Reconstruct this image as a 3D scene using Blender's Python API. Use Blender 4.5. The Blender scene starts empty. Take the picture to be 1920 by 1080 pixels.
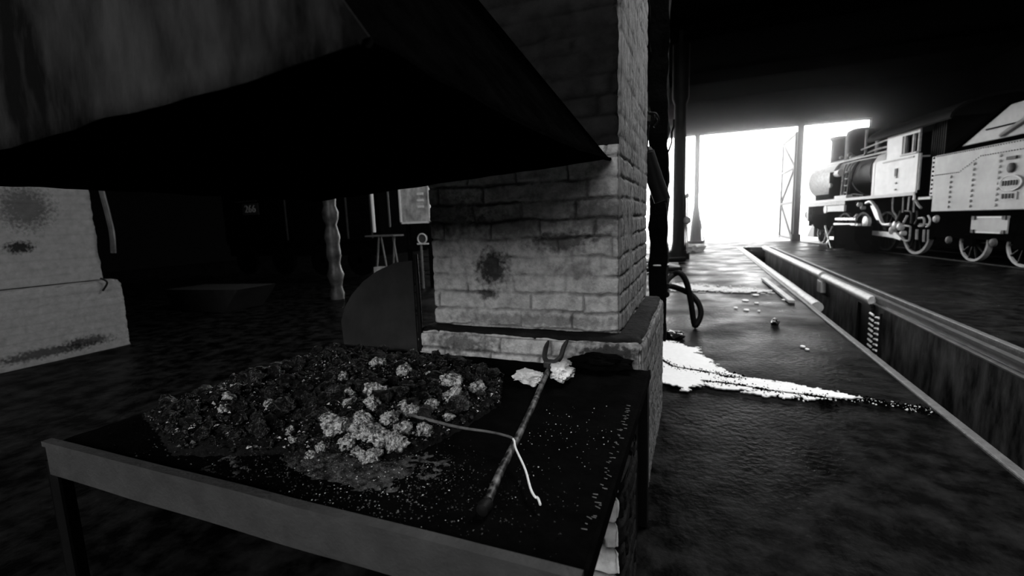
import bpy, bmesh, math, random
import numpy as np
from mathutils import Vector, Matrix, noise as mnoise

S = bpy.context.scene
C = S.collection
random.seed(7)
PI = math.pi

# ------------------------------------------------------------------ camera
cd = bpy.data.cameras.new('camera')
cd.sensor_width = 36.0
cd.lens = 870.0 / 1920.0 * 36.0
cd.clip_start = 0.05
cd.clip_end = 500
cam = bpy.data.objects.new('camera', cd)
C.objects.link(cam)
_r = Matrix(((0.92898, -0.01980, 0.36960), (0.36846, 0.14210, -0.91873), (-0.03500, 0.98965, 0.13903)))
def ortho(m):
    x, y, z = [Vector(m.col[i]) for i in range(3)]
    z.normalize(); y = (y - z * y.dot(z)).normalized(); x = y.cross(z)
    return Matrix((x, y, z)).transposed()
cam.matrix_world = Matrix.Translation((0, 0, 1.4)) @ ortho(_r).to_4x4()
cd.dof.use_dof = True
cd.dof.focus_distance = 1.75
cd.dof.aperture_fstop = 2.6
S.camera = cam

# ------------------------------------------------------------------ world, lights, exposure
SKY = 9.0
HAZE = .014
w = bpy.data.worlds.new('overcast_sky'); S.world = w; w.use_nodes = True
w.node_tree.nodes['Background'].inputs[0].default_value = (1, 1, 1, 1)
w.node_tree.nodes['Background'].inputs[1].default_value = SKY
S.view_settings.view_transform = 'Standard'
S.view_settings.look = 'None'
S.view_settings.gamma = 1.0
S.view_settings.exposure = 0.0
S.view_settings.use_curve_mapping = False

def area(name, loc, rot, sx, sy, power, portal=False):
    l = bpy.data.lights.new(name, 'AREA'); l.shape = 'RECTANGLE'; l.size = sx; l.size_y = sy; l.energy = power
    l.color = (1, 1, 1)
    o = bpy.data.objects.new(name, l); C.objects.link(o); o.location = loc; o.rotation_euler = rot
    if portal: l.cycles.is_portal = True
    return o
# portal for the sky seen through the window in the wall behind the camera
area('window_portal', (-1.5, -5.3, 3.8), (math.radians(90), 0, 0), 6.4, 2.6, 1, portal=True)
# added lamp in an unseen roof opening over the pit, brightening the floor, pointing down
area('lantern_daylight', (2.2, 6.4, 7.2), (0, 0, 0), 2.2, 4.6, 650)
# portal for the sky seen through the engine doors
area('doorway_portal', (-3.3, 27.3, 2.85), (math.radians(-90), 0, 0), 21.4, 5.6, 1, portal=True)

# ------------------------------------------------------------------ materials (all in greys: the place is seen in black and white)
def mat(name, v, rough=0.7, metal=0.0, amt=0.4, scale=6.0, bump=0.0, bscale=30.0, spec=0.3, v2=None, coords='Object', stretch=(1, 1, 1), emit=0, detail=6.0, lo=0.3, hi=0.7, bdist=0.02):
    m = bpy.data.materials.new(name); m.use_nodes = True
    nt = m.node_tree; b = nt.nodes['Principled BSDF']
    b.inputs['Roughness'].default_value = rough; b.inputs['Metallic'].default_value = metal
    b.inputs['Specular IOR Level'].default_value = spec
    tc = nt.nodes.new('ShaderNodeTexCoord'); mp = nt.nodes.new('ShaderNodeMapping')
    mp.inputs['Scale'].default_value = stretch
    nt.links.new(tc.outputs[coords], mp.inputs[0])
    n = nt.nodes.new('ShaderNodeTexNoise'); n.inputs['Scale'].default_value = scale; n.inputs['Detail'].default_value = detail
    n.inputs['Roughness'].default_value = 0.65
    nt.links.new(mp.outputs[0], n.inputs['Vector'])
    cr = nt.nodes.new('ShaderNodeValToRGB')
    a = v * (1 - amt); c = v * (1 + amt) if v2 is None else v2
    cr.color_ramp.elements[0].position = lo; cr.color_ramp.elements[0].color = (a, a, a, 1)
    cr.color_ramp.elements[1].position = hi; cr.color_ramp.elements[1].color = (c, c, c, 1)
    nt.links.new(n.outputs['Fac'], cr.inputs[0]); nt.links.new(cr.outputs[0], b.inputs['Base Color'])
    if bump:
        n2 = nt.nodes.new('ShaderNodeTexNoise'); n2.inputs['Scale'].default_value = bscale; n2.inputs['Detail'].default_value = 8
        nt.links.new(mp.outputs[0], n2.inputs['Vector'])
        bp = nt.nodes.new('ShaderNodeBump'); bp.inputs['Strength'].default_value = bump; bp.inputs['Distance'].default_value = bdist
        nt.links.new(n2.outputs['Fac'], bp.inputs['Height']); nt.links.new(bp.outputs[0], b.inputs['Normal'])
    return m

def darken_spots(m, spots):
    """multiply the base colour by soot spots: (centre, (rx,ry,rz), strength)"""
    nt = m.node_tree; b = nt.nodes['Principled BSDF']
    src = b.inputs['Base Color'].links[0].from_socket
    tc = [n for n in nt.nodes if n.type == 'TEX_COORD'][0]
    nz = nt.nodes.new('ShaderNodeTexNoise'); nz.inputs['Scale'].default_value = 34; nz.inputs['Detail'].default_value = 6
    nt.links.new(tc.outputs['Object'], nz.inputs['Vector'])
    for c, r, k in spots:
        mp = nt.nodes.new('ShaderNodeMapping')
        mp.inputs['Location'].default_value = tuple(-c[i] / r[i] for i in range(3))
        mp.inputs['Scale'].default_value = tuple(1 / r[i] for i in range(3))
        nt.links.new(tc.outputs['Object'], mp.inputs[0])
        ln = nt.nodes.new('ShaderNodeVectorMath'); ln.operation = 'LENGTH'; nt.links.new(mp.outputs[0], ln.inputs[0])
        ad = nt.nodes.new('ShaderNodeMath'); ad.operation = 'MULTIPLY_ADD'; ad.inputs[1].default_value = 1.9 
        nt.links.new(nz.outputs['Fac'], ad.inputs[0]); nt.links.new(ln.outputs['Value'], ad.inputs[2])
        mr = nt.nodes.new('ShaderNodeMapRange'); mr.inputs[1].default_value = 1.5; mr.inputs[2].default_value = 2.15
        mr.inputs[3].default_value = k; mr.inputs[4].default_value = 1.0
        nt.links.new(ad.outputs[0], mr.inputs[0])
        mx = nt.nodes.new('ShaderNodeVectorMath'); mx.operation = 'SCALE'
        nt.links.new(src, mx.inputs[0]); nt.links.new(mr.outputs[0], mx.inputs['Scale'])
        src = mx.outputs[0]
    nt.links.new(src, b.inputs['Base Color'])

M = {}
M['white_brick'] = mat('whitewashed_brick', .42, .9, amt=.32, scale=22, bump=.55, bscale=70, spec=.2, lo=.32, hi=.62)
darken_spots(M['white_brick'], [((-1.0, 2.2, 1.17), (.10, .4, .10), .12), ((-1.03, 2.2, 1.03), (.06, .4, .03), .2), ((-.62, 2.2, 1.3), (.16, .4, .05), .3), ((-.45, 2.2, 1.42), (.16, .4, .10), .45), ((-1.25, 2.2, 1.45), (.22, .4, .12), .5), ((-.9, 2.2, 1.38), (.2, .4, .07), .6), ((-.75, 2.2, .90), (.5, .3, .035), .5), ((-.55, 2.2, 1.16), (.10, .4, .05), .6), ((-1.15, 2.2, .78), (.22, .3, .06), .3), ((-.38, 2.1, .78), (.18, .2, .06), .1)])
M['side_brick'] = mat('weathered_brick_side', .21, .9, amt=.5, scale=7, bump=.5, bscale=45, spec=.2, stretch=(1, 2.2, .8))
M['pier_brick'] = mat('whitewashed_pier_brick', .21, .85, amt=.18, scale=14, bump=.35, bscale=40, spec=.2)
darken_spots(M['pier_brick'], [((-6.9, 2.75, 1.32), (.5, .13, .07), .05), ((-6.9, 2.85, 1.75), (.5, .25, .25), .35), ((-6.9, 2.8, .12), (.5, .5, .06), .2), ((-6.9, 3.2, .15), (.5, .25, .07), .2)])  # dark spots; the broad upper one paints in the dimmer top
M['soot_sheet'] = mat('sooty_hood_sheet', .008, .85, amt=.7, v2=.034, lo=.42, hi=.72, scale=3.2, bump=.3, bscale=70, spec=.03, detail=9, stretch=(1.6, 1, .5))
darken_spots(M['soot_sheet'], [((-.85, -.8, .25), (.40, 2, 1.6), .06)])
M['sooty_brick'] = mat('sooty_upper_brick', .010, .9, amt=.7, scale=6, bump=.5, bscale=40, spec=.1)
M['apron_sheet'] = mat('painted_steel_apron', .042, .7, amt=.28, scale=9, bump=.25, bscale=80, spec=.2)
M['hearth_plate'] = mat('sooty_hearth_plate', .002, .9, amt=.5, scale=12, bump=.3, bscale=60, spec=.01)
M['dark_steel'] = mat('dark_steel', .03, .55, amt=.5, scale=20, bump=.15, bscale=60, spec=.3)
M['bar_steel'] = mat('worn_bar_steel', .010, .5, metal=.1, v2=.16, lo=.46, hi=.66, amt=.85, scale=26, bump=.2, bscale=70, spec=.4)
M['bright_wire'] = mat('bright_wire_steel', .5, .4, metal=.3, amt=.15, scale=40)
M['coal'] = mat('coal', .007, .24, amt=.6, scale=3, bump=.9, bscale=4, spec=1.0, bdist=.10)
M['coal_grey'] = mat('cinder', .006, .5, scale=2.2, v2=.26, lo=.48, hi=.74, bump=1.0, bscale=6, spec=.5, bdist=.10)
M['ash_lump'] = mat('ash_coated_clinker', .10, .8, scale=2.4, v2=.98, lo=.36, hi=.58, bump=.8, bscale=2.5, spec=.3, bdist=.2, detail=2.5, amt=.5)
M['ash'] = mat('fine_ash', .006, .95, amt=.7, scale=60, bump=.4, bscale=150, spec=.1)
M['pale_grit'] = mat('pale_grit', .55, .5, amt=.4, scale=40)  # pale grit, also used for the painted sparkles on the coal
M['white_scrap'] = mat('crumpled_white_scrap', .65, .6, amt=.25, scale=30, bump=.2)
def mortar(m, k):
    nt = m.node_tree; b = nt.nodes['Principled BSDF']; src = b.inputs['Base Color'].links[0].from_socket
    a = nt.nodes.new('ShaderNodeAttribute'); a.attribute_name = 'mortar'
    mr = nt.nodes.new('ShaderNodeMapRange'); mr.inputs[3].default_value = 1.0; mr.inputs[4].default_value = k
    nt.links.new(a.outputs['Fac'], mr.inputs[0])
    mx = nt.nodes.new('ShaderNodeVectorMath'); mx.operation = 'SCALE'; nt.links.new(src, mx.inputs[0]); nt.links.new(mr.outputs[0], mx.inputs['Scale']); nt.links.new(mx.outputs[0], b.inputs['Base Color'])
for q_ in ('white_brick', 'side_brick', 'pier_brick', 'sooty_brick'): mortar(M[q_], .3)
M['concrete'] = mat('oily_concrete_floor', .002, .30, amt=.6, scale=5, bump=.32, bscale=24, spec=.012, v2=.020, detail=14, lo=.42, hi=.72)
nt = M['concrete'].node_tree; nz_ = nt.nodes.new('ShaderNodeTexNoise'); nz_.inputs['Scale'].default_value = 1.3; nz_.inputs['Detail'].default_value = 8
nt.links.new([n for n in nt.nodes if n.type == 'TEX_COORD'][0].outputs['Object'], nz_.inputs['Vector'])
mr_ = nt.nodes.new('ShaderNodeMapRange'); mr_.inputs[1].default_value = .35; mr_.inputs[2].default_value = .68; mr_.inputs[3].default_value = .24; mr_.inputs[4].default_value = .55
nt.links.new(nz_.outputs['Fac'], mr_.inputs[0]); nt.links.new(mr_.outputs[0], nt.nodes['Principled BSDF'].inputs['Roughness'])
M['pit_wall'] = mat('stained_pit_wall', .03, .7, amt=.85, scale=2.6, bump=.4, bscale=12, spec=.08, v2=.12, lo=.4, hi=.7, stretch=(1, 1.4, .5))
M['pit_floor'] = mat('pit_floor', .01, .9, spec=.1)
M['kerb'] = mat('worn_pit_kerb', .10, .5, amt=.5, scale=9, bump=.3, spec=.5)
M['rail'] = mat('rail_steel', .10, .35, metal=.4, amt=.4, scale=6, spec=.5)
M['beam'] = mat('rounded_timber_edge', .42, .45, amt=.3, scale=7, bump=.2, spec=.5)
M['lime'] = mat('white_lime_powder', .88, .8, amt=.06, scale=30)  # plain white, shared by the floor marks, painted shine and rubble
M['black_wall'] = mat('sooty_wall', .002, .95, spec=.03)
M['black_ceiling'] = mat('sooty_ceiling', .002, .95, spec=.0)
M['dark_post'] = mat('blackened_timber', .003, .9, bump=.5, bscale=20, spec=.04)
M['dark_iron'] = mat('dark_iron', .005, .6, spec=.1)
M['door_steel'] = mat('grey_door_sheet', .35, .7, amt=.15, scale=3)
M['door_frame'] = mat('dark_door_frame', .05, .6)
M['ground'] = mat('bright_yard_ground', .6, .9, amt=.1, scale=.5)
M['pale_building'] = mat('pale_far_wall', .5, .9, amt=.1)
M['tender_grey'] = mat('worn_tender_paint', .30, .42, amt=.5, scale=.7, bump=.12, bscale=3, spec=.45)
M['cab_grey'] = mat('pale_cab_paint', .78, .4, amt=.15, scale=2.5, bump=.1, bscale=4, spec=.5)
M['boiler_black'] = mat('black_boiler', .003, .4, amt=.3, spec=.04)
M['frame_black'] = mat('black_frames', .003, .9, spec=.0)
M['roof_black'] = mat('black_roof', .006, .6, spec=.1)
M['tyre_white'] = mat('dusty_white_tyre', .42, .6, amt=.3, scale=5)
M['running_white'] = mat('white_edge_paint', .80, .5, amt=.08)
M['rod'] = mat('polished_rods', .72, .35, metal=.15, amt=.12, scale=8)
M['pipe_grey'] = mat('grey_pipework', .40, .45, amt=.4, scale=10)
M['glass_dark'] = mat('dark_window', .01, .2, spec=.5)
M['seam'] = mat('pale_seam', .05, .6)
M['dull_grey'] = mat('dull_grey_paint', .10, .6, amt=.4)
M['panel'] = mat('streaked_grey_panel', .42, .5, amt=.75, scale=5, stretch=(1, 1, .6), spec=.4, bump=.1)
M['paint_white'] = mat('white_paint', .75, .5, amt=.1)
M['knob_grey'] = mat('blotchy_column', .04, .45, amt=.9, scale=5, spec=.4)

# ------------------------------------------------------------------ mesh helpers
class MB:
    def __init__(s): s.v = []; s.f = []
    def add(s, vs, fs):
        k = len(s.v); s.v += [tuple(p) for p in vs]; s.f += [tuple(i + k for i in f) for f in fs]; return s
    def box(s, c, d, rz=0, ry=0, rx=0):
        R = Matrix.Rotation(rz, 3, 'Z') @ Matrix.Rotation(ry, 3, 'Y') @ Matrix.Rotation(rx, 3, 'X'); c = Vector(c)
        vs = [c + R @ Vector((x * d[0] / 2, y * d[1] / 2, z * d[2] / 2)) for x in (-1, 1) for y in (-1, 1) for z in (-1, 1)]
        return s.add(vs, [(0, 1, 3, 2), (4, 6, 7, 5), (0, 4, 5, 1), (2, 3, 7, 6), (0, 2, 6, 4), (1, 5, 7, 3)])
    def b2(s, a, b):
        return s.box([(a[i] + b[i]) / 2 for i in range(3)], [abs(a[i] - b[i]) for i in range(3)])
    def tube(s, path, r, n=10, cap=True):
        P = [Vector(p) for p in path]; m = len(P)
        rs = r if isinstance(r, (list, tuple)) else [r] * m
        t = (P[1] - P[0]).normalized(); u = t.orthogonal().normalized(); vs = []
        for i in range(m):
            t2 = (P[min(i + 1, m - 1)] - P[max(i - 1, 0)]).normalized()
            u = (u - t2 * u.dot(t2)).normalized(); v = t2.cross(u)
            for k in range(n):
                a = 2 * PI * k / n; vs.append(P[i] + (u * math.cos(a) + v * math.sin(a)) * rs[i])
        fs = [(i * n + k, i * n + (k + 1) % n, (i + 1) * n + (k + 1) % n, (i + 1) * n + k) for i in range(m - 1) for k in range(n)]
        if cap: fs += [tuple(range(n))[::-1], tuple((m - 1) * n + k for k in range(n))]
        return s.add(vs, fs)
    def cyl(s, a, b, r, n=20, r2=None):
        return s.tube([a, b], [r, r if r2 is None else r2], n)
    def lathe(s, prof, axis_o, n=24, ax='Z'):
        vs = []
        for (r, h) in prof:
            for k in range(n):
                a = 2 * PI * k / n; x, y = r * math.cos(a), r * math.sin(a)
                p = (x, y, h) if ax == 'Z' else ((h, x, y) if ax == 'X' else (x, h, y))
                vs.append(Vector(axis_o) + Vector(p))
        m = len(prof)
        fs = [(i * n + k, i * n + (k + 1) % n, (i + 1) * n + (k + 1) % n, (i + 1) * n + k) for i in range(m - 1) for k in range(n)]
        fs += [tuple(range(n))[::-1], tuple((m - 1) * n + k for k in range(n))]
        return s.add(vs, fs)
    def ring(s, c, R, r, n=36, m=8, ax='Y', a0=0, a1=2 * PI):
        full = abs(a1 - a0 - 2 * PI) < 1e-6; vs = []
        for i in range(n + (0 if full else 1)):
            a = a0 + (a1 - a0) * i / n
            for k in range(m):
                b = 2 * PI * k / m; rr = R + r * math.cos(b); h = r * math.sin(b)
                x, y = rr * math.cos(a), rr * math.sin(a)
                p = {'Y': (x, h, y), 'Z': (x, y, h), 'X': (h, x, y)}[ax]
                vs.append(Vector(c) + Vector(p))
        N = n if full else n + 1
        fs = []
        for i in range(n):
            j = (i + 1) % N
            for k in range(m): fs.append((i * m + k, i * m + (k + 1) % m, j * m + (k + 1) % m, j * m + k))
        return s.add(vs, fs)
    def prism(s, poly, lo, hi, ax='Y'):
        f = {'Y': lambda p, h: (p[0], h, p[1]), 'Z': lambda p, h: (p[0], p[1], h), 'X': lambda p, h: (h, p[0], p[1])}[ax]
        n = len(poly); vs = [f(p, lo) for p in poly] + [f(p, hi) for p in poly]
        fs = [tuple(range(n))[::-1], tuple(range(n, 2 * n))] + [(i, (i + 1) % n, (i + 1) % n + n, i + n) for i in range(n)]
        return s.add(vs, fs)
    def quad(s, *p): return s.add(p, [tuple(range(len(p)))])
    def build(s, name, m, parent=None, smooth=False, bevel=0):
        me = bpy.data.meshes.new(name); me.from_pydata(s.v, [], s.f)
        bm = bmesh.new(); bm.from_mesh(me); bmesh.ops.recalc_face_normals(bm, faces=bm.faces); bm.to_mesh(me); bm.free()
        me.materials.append(M[m] if isinstance(m, str) else m)
        if smooth:
            for p in me.polygons: p.use_smooth = True
            me.set_sharp_from_angle(angle=math.radians(40))
        o = bpy.data.objects.new(name, me); C.objects.link(o)
        if parent: o.parent = parent
        if bevel:
            b = o.modifiers.new('bevel', 'BEVEL'); b.width = bevel; b.segments = 2; b.limit_method = 'ANGLE'
        return o

def tag(o, label=None, cat=None, group=None, kind=None):
    if label: o['label'] = label
    if cat: o['category'] = cat
    if group: o['group'] = group
    if kind: o['kind'] = kind
    return o
def empty(name, loc, rz=0, label=None, cat=None, group=None):
    o = bpy.data.objects.new(name, None); C.objects.link(o); o.location = loc; o.rotation_euler = (0, 0, rz)
    o.empty_display_size = .1
    return tag(o, label, cat, group)
def struct(o, label=None): o['kind'] = 'structure'; return tag(o, label)
def recentre(o):
    """put a one-mesh thing's origin at the middle of its base"""
    me = o.data; co = np.empty(len(me.vertices) * 3); me.vertices.foreach_get('co', co); co = co.reshape(-1, 3)
    c = np.array([(co[:, 0].min() + co[:, 0].max()) / 2, (co[:, 1].min() + co[:, 1].max()) / 2, co[:, 2].min()])
    me.vertices.foreach_set('co', (co - c).ravel()); me.update(); o.location = tuple(c); return o

# numpy value noise
def vnoise(p, seed=0):
    p = np.asarray(p, float); i = np.floor(p).astype(np.int64); f = p - i; f = f * f * (3 - 2 * f); r = 0
    for dx in (0, 1):
        for dy in (0, 1):
            for dz in (0, 1):
                h = (i[:, 0] + dx) * 374761393 + (i[:, 1] + dy) * 668265263 + (i[:, 2] + dz) * 2147483647 + seed * 974711
                h = (h ^ (h >> 13)) * 1274126177; h = (h ^ (h >> 16)) & 0xffff
                wgt = np.abs(1 - dx - f[:, 0]) * np.abs(1 - dy - f[:, 1]) * np.abs(1 - dz - f[:, 2])
                r = r + wgt * h / 65535.
    return r
def fbm(p, seed=0, o=4):
    r = 0; a = .5; p = np.asarray(p, float)
    for k in range(o): r = r + a * vnoise(p * 2 ** k, seed + k); a *= .5
    return r
def sstep(a, b, x): t = np.clip((x - a) / (b - a), 0, 1); return t * t * (3 - 2 * t)

def brick_box(name, lo, hi, m, faces, step=.006, course=.0925, length=.27, depth=.012, z0=None, plaster=.5, seed=1, corner=.02, mats=None, ledge=False, streak=False):
    """closed box whose named faces carry displaced, weathered brickwork; faces: dict face->step or None for plain"""
    lo = np.array(lo, float); hi = np.array(hi, float); c = (lo + hi) / 2; hs = (hi - lo) / 2
    vs = []; fs = []; mi = []; MJ = []
    z0 = lo[2] if z0 is None else z0
    for fi, (fa, st) in enumerate(faces.items()):
        ax = 'xyz'.index(fa[1]); sg = 1 if fa[0] == '+' else -1
        ua, va = [a for a in range(3) if a != ax]
        st_u, st_v = st if isinstance(st, tuple) else (st, st)
        nu = max(1, int(round((hi[ua] - lo[ua]) / st_u))); nv = max(1, int(round((hi[va] - lo[va]) / st_v)))
        U, V = np.meshgrid(np.linspace(lo[ua], hi[ua], nu + 1), np.linspace(lo[va], hi[va], nv + 1), indexing='ij')
        P = np.zeros((U.size, 3)); P[:, ua] = U.ravel(); P[:, va] = V.ravel(); P[:, ax] = hi[ax] if sg > 0 else lo[ax]
        z = P[:, 2]; u = P[:, ua] if ua != 2 else P[:, va]
        if ax == 2: u = P[:, 0]
        zz = z + .014 * (fbm(P * 9, seed + 3) - .5) * 2 + .005 * (fbm(P * 38, seed + 4) - .5) * 2
        ci = np.floor((zz - z0) / course); fz = (zz - z0) / course - ci
        dz = np.minimum(fz, 1 - fz) * course
        off = ((ci.astype(int) * 7919 + seed * 31) % 97) / 97. * .12 + (ci.astype(int) % 2) * length / 2
        uu = u + off + .03 * (fbm(P * 15 + 50, seed + 9) - .5)
        fu = uu / length; fu = fu - np.floor(fu); du = np.minimum(fu, 1 - fu) * length
        near = np.minimum.reduce([np.abs(P[:, 0] - lo[0]), np.abs(P[:, 0] - hi[0])]) if ax == 1 else np.minimum.reduce([np.abs(P[:, 1] - lo[1]), np.abs(P[:, 1] - hi[1])])
        cover = sstep(plaster - .12, plaster + .12, fbm(P * 4.3 + 7, seed + 21) / .94)     # where whitewash fills the joints
        jz = np.exp(-(dz / .0066) ** 2); ju = np.exp(-(du / .006) ** 2) * sstep(.03, .06, near)
        j = np.maximum(jz, ju * .8) * (1 - .88 * cover)
        if ax == 2: j = j * 0
        d = depth * j + .014 * fbm(P * 7, seed + 1) + .009 * fbm(P * 34, seed + 2)
        if ax == 0 and streak: d = depth * .45 * j + .010 * fbm(P * 7, seed + 1) + .016 * fbm(P * np.array([1, 75, 16.]), seed + 2)
        # corners rounded and chipped
        wx = np.maximum(np.exp(-((P[:, 0] - lo[0]) / corner) ** 2), np.exp(-((P[:, 0] - hi[0]) / corner) ** 2))
        wy = np.maximum(np.exp(-((P[:, 1] - lo[1]) / corner) ** 2), np.exp(-((P[:, 1] - hi[1]) / corner) ** 2))
        wz = np.exp(-((P[:, 2] - hi[2]) / corner) ** 2)
        MJ.append(np.clip(np.maximum(jz, ju) * 1.3, 0, 1) * (1 - .8 * cover) if ax != 2 else np.zeros(len(P)))
        chip = wx * wy + (wz * np.maximum(wx, wy) if ledge else 0)
        d = d + chip * (.005 + .035 * fbm(P * 13 + 3, seed + 5) ** 1.5)
        if ledge: W = np.stack([wx, wy, wz], 1)
        else: W = np.stack([wx, wy, wz * 0], 1)
        W[:, ax] = 1
        P = P - np.sign(P - c) * W * d[:, None]
        k = len(vs); vs += P.tolist(); st2 = nv + 1
        I, J = np.meshgrid(np.arange(nu), np.arange(nv), indexing='ij'); a = (k + I * st2 + J).ravel()
        q = np.stack([a, a + st2, a + st2 + 1, a + 1], 1)
        flip = (sg > 0) == (ax == 1)
        if flip: q = q[:, ::-1]
        fs += q.tolist(); mi += [fi if mats else 0] * len(q)
    me = bpy.data.meshes.new(name); me.from_pydata(vs, [], fs)
    if mats:
        names = list(dict.fromkeys(mats)); 
        for nm in names: me.materials.append(M[nm])
        me.polygons.foreach_set('material_index', [names.index(mats[x]) for x in mi])
    else: me.materials.append(M[m])
    at = me.attributes.new('mortar', 'FLOAT', 'POINT'); at.data.foreach_set('value', np.concatenate(MJ).astype(np.float32))
    bm = bmesh.new(); bm.from_mesh(me); bmesh.ops.remove_doubles(bm, verts=bm.verts, dist=.0004); bm.to_mesh(me); bm.free()
    for p in me.polygons: p.use_smooth = True
    o = bpy.data.objects.new(name, me); C.objects.link(o)
    return o

# ================================================================== THE SETTING
# floor of the shed: concrete with the slot of the inspection pit left open
PX0, PX1, PX2, PYF = 1.62, 2.66, 2.93, 22.7
def floor_grid(mb, x0, x1, y0, y1, step):
    nx = max(1, int((x1 - x0) / step)); ny = max(1, int((y1 - y0) / step))
    vs = []
    for i in range(nx + 1):
        for j in range(ny + 1):
            x = x0 + (x1 - x0) * i / nx; y = y0 + (y1 - y0) * j / ny
            e = min(1, (i and nx - i) * .5) * min(1, (j and ny - j) * .5)
            vs.append((x, y, .008 * e * (mnoise.noise(Vector((x * 1.1, y * 1.1, 0))) - .3)))
    mb.add(vs, [(i * (ny + 1) + j, (i + 1) * (ny + 1) + j, (i + 1) * (ny + 1) + j + 1, i * (ny + 1) + j + 1) for i in range(nx) for j in range(ny)])
f = MB()
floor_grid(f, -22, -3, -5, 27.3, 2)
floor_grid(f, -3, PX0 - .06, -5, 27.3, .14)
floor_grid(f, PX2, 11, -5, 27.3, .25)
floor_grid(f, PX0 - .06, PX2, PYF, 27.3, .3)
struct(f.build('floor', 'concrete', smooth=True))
g = MB(); g.quad((-90, 27.3, -.01), (110, 27.3, -.01), (110, 200, -.01), (-90, 200, -.01))
struct(tag(g.build('yard_ground', 'ground'), 'sunlit bright yard beyond the engine doors', 'ground'))

# pit: two walls, bottom, far steps
p = MB()
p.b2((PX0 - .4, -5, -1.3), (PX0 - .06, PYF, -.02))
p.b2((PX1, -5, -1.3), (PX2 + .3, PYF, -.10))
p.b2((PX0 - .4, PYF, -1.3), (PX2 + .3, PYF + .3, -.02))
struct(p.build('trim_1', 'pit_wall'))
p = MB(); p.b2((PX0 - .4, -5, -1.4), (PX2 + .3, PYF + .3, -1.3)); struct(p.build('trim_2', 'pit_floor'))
# ceiling, with a hole added for the top lamp
HZ = 7.3
ce = MB()
def slab(mb, x0, x1, y0, y1, z0, z1): mb.b2((x0, y0, z0), (x1, y1, z1))
slab(ce, -22, .4, -5, 27.5, HZ, HZ + .2); slab(ce, 3.4, 11, -5, 27.5, HZ, HZ + .2)
slab(ce, .4, 3.4, -5, 4.0, HZ, HZ + .2); slab(ce, .4, 3.4, 8.8, 27.5, HZ, HZ + .2)
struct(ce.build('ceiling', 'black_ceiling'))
for i, (y0, y1) in enumerate(((4.0, 8.8),)):
    wn = MB()
    for x in (.4, 1.4, 2.4, 3.4): wn.b2((x - .03, y0, HZ + .02), (x + .03, y1, HZ + .14))
    wn.b2((.4, y0, HZ + .02), (3.4, y0 + .06, HZ + .14)); wn.b2((.4, y1 - .06, HZ + .02), (3.4, y1, HZ + .14))
    struct(wn.build('window_%d' % (i + 2), 'dark_iron'))  # glazing bars of the added, unseen roof opening
# unseen cover over the added hole, keeping the open sky out
lc = MB(); lc.b2((-.2, 1, HZ + .5), (4, 10, HZ + .6)); lc.b2((-.2, 1, HZ + .2), (-.1, 10, HZ + .6)); lc.b2((3.9, 1, HZ + .2), (4, 10, HZ + .6))
lc.b2((-.2, .9, HZ + .2), (4, 1, HZ + .6)); lc.b2((-.2, 10, HZ + .2), (4, 10.1, HZ + .6))
struct(lc.build('trim_3', 'black_ceiling'))
# walls
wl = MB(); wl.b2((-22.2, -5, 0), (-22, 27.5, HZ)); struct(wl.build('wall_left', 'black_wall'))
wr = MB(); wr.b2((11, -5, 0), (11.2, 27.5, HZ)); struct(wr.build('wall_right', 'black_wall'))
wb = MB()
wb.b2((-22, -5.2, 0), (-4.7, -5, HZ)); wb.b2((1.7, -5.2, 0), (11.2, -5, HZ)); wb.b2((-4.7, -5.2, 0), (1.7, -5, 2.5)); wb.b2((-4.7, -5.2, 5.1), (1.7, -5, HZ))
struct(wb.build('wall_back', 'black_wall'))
wn = MB()
for x in (-4.7, -3.1, -1.5, .1, 1.7): wn.b2((x - .03, -5.12, 2.5), (x + .03, -5.04, 5.1))
for z in (2.5, 3.8, 5.1): wn.b2((-4.7, -5.12, z - .03), (1.7, -5.04, z + .03))
struct(wn.build('window_1', 'dark_iron'))
# front wall: long header over the row of engine doors, then solid wall to the right
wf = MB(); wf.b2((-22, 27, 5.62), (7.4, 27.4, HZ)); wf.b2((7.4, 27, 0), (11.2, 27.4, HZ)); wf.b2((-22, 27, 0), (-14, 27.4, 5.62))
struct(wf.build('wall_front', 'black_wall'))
# roof beams
for k, y in enumerate((10.5, 16.6, 22.0)):
    bm_ = MB(); bm_.b2((-21.9, y - .15, HZ - .45), (10.9, y + .15, HZ)); struct(bm_.build('trim_%d' % (k + 4), 'black_ceiling'))

# pale low buildings far outside (barely visible in the glare)
bld = MB(); bld.b2((4, 120, 0), (26, 130, 4.2)); bld.prism([(4, 4.2), (26, 4.2), (15, 6.5)], 120, 130)
tag(recentre(bld.build('far_building', 'pale_building')), 'pale low building lost in the glare beyond the open doors', 'building')

# ================================================================== PIT FITTINGS
r = MB(); r.b2((PX0 - .062, -4.5, -.10), (PX0, PYF, .022)); tag(recentre(r.build('pit_kerb', 'kerb', bevel=.01)), 'worn steel kerb along the near left edge of the inspection pit', 'kerb')
r = MB(); r.b2((PX2 - .02, -4.5, -.1), (PX2 + .045, PYF, .02)); tag(recentre(r.build('pit_kerb', 'kerb', bevel=.01)), 'thin steel kerb along the far right side of the pit, next to the engine floor', 'kerb')
def rail_mb(x, y0, y1, z, s=1.0):
    pr = [(-.06, 0), (.06, 0), (.06, .015), (.012, .03), (.012, .09), (.034, .10), (.034, .13), (-.034, .13), (-.034, .10), (-.012, .09), (-.012, .03), (-.06, .015)]
    m = MB(); m.prism([(x + a * s, z + b * s) for a, b in pr], y0, y1); return m
tag(recentre(rail_mb(PX1 + .045, -4.5, 22.6, -.10).build('rail', 'rail')), 'long steel rail on the right ledge of the inspection pit', 'rail')
bb = MB(); bb.tube([(PX1 + .0, y, -.03) for y in (12.3, 15, 18, 22.4)], .095, 16)
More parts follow.
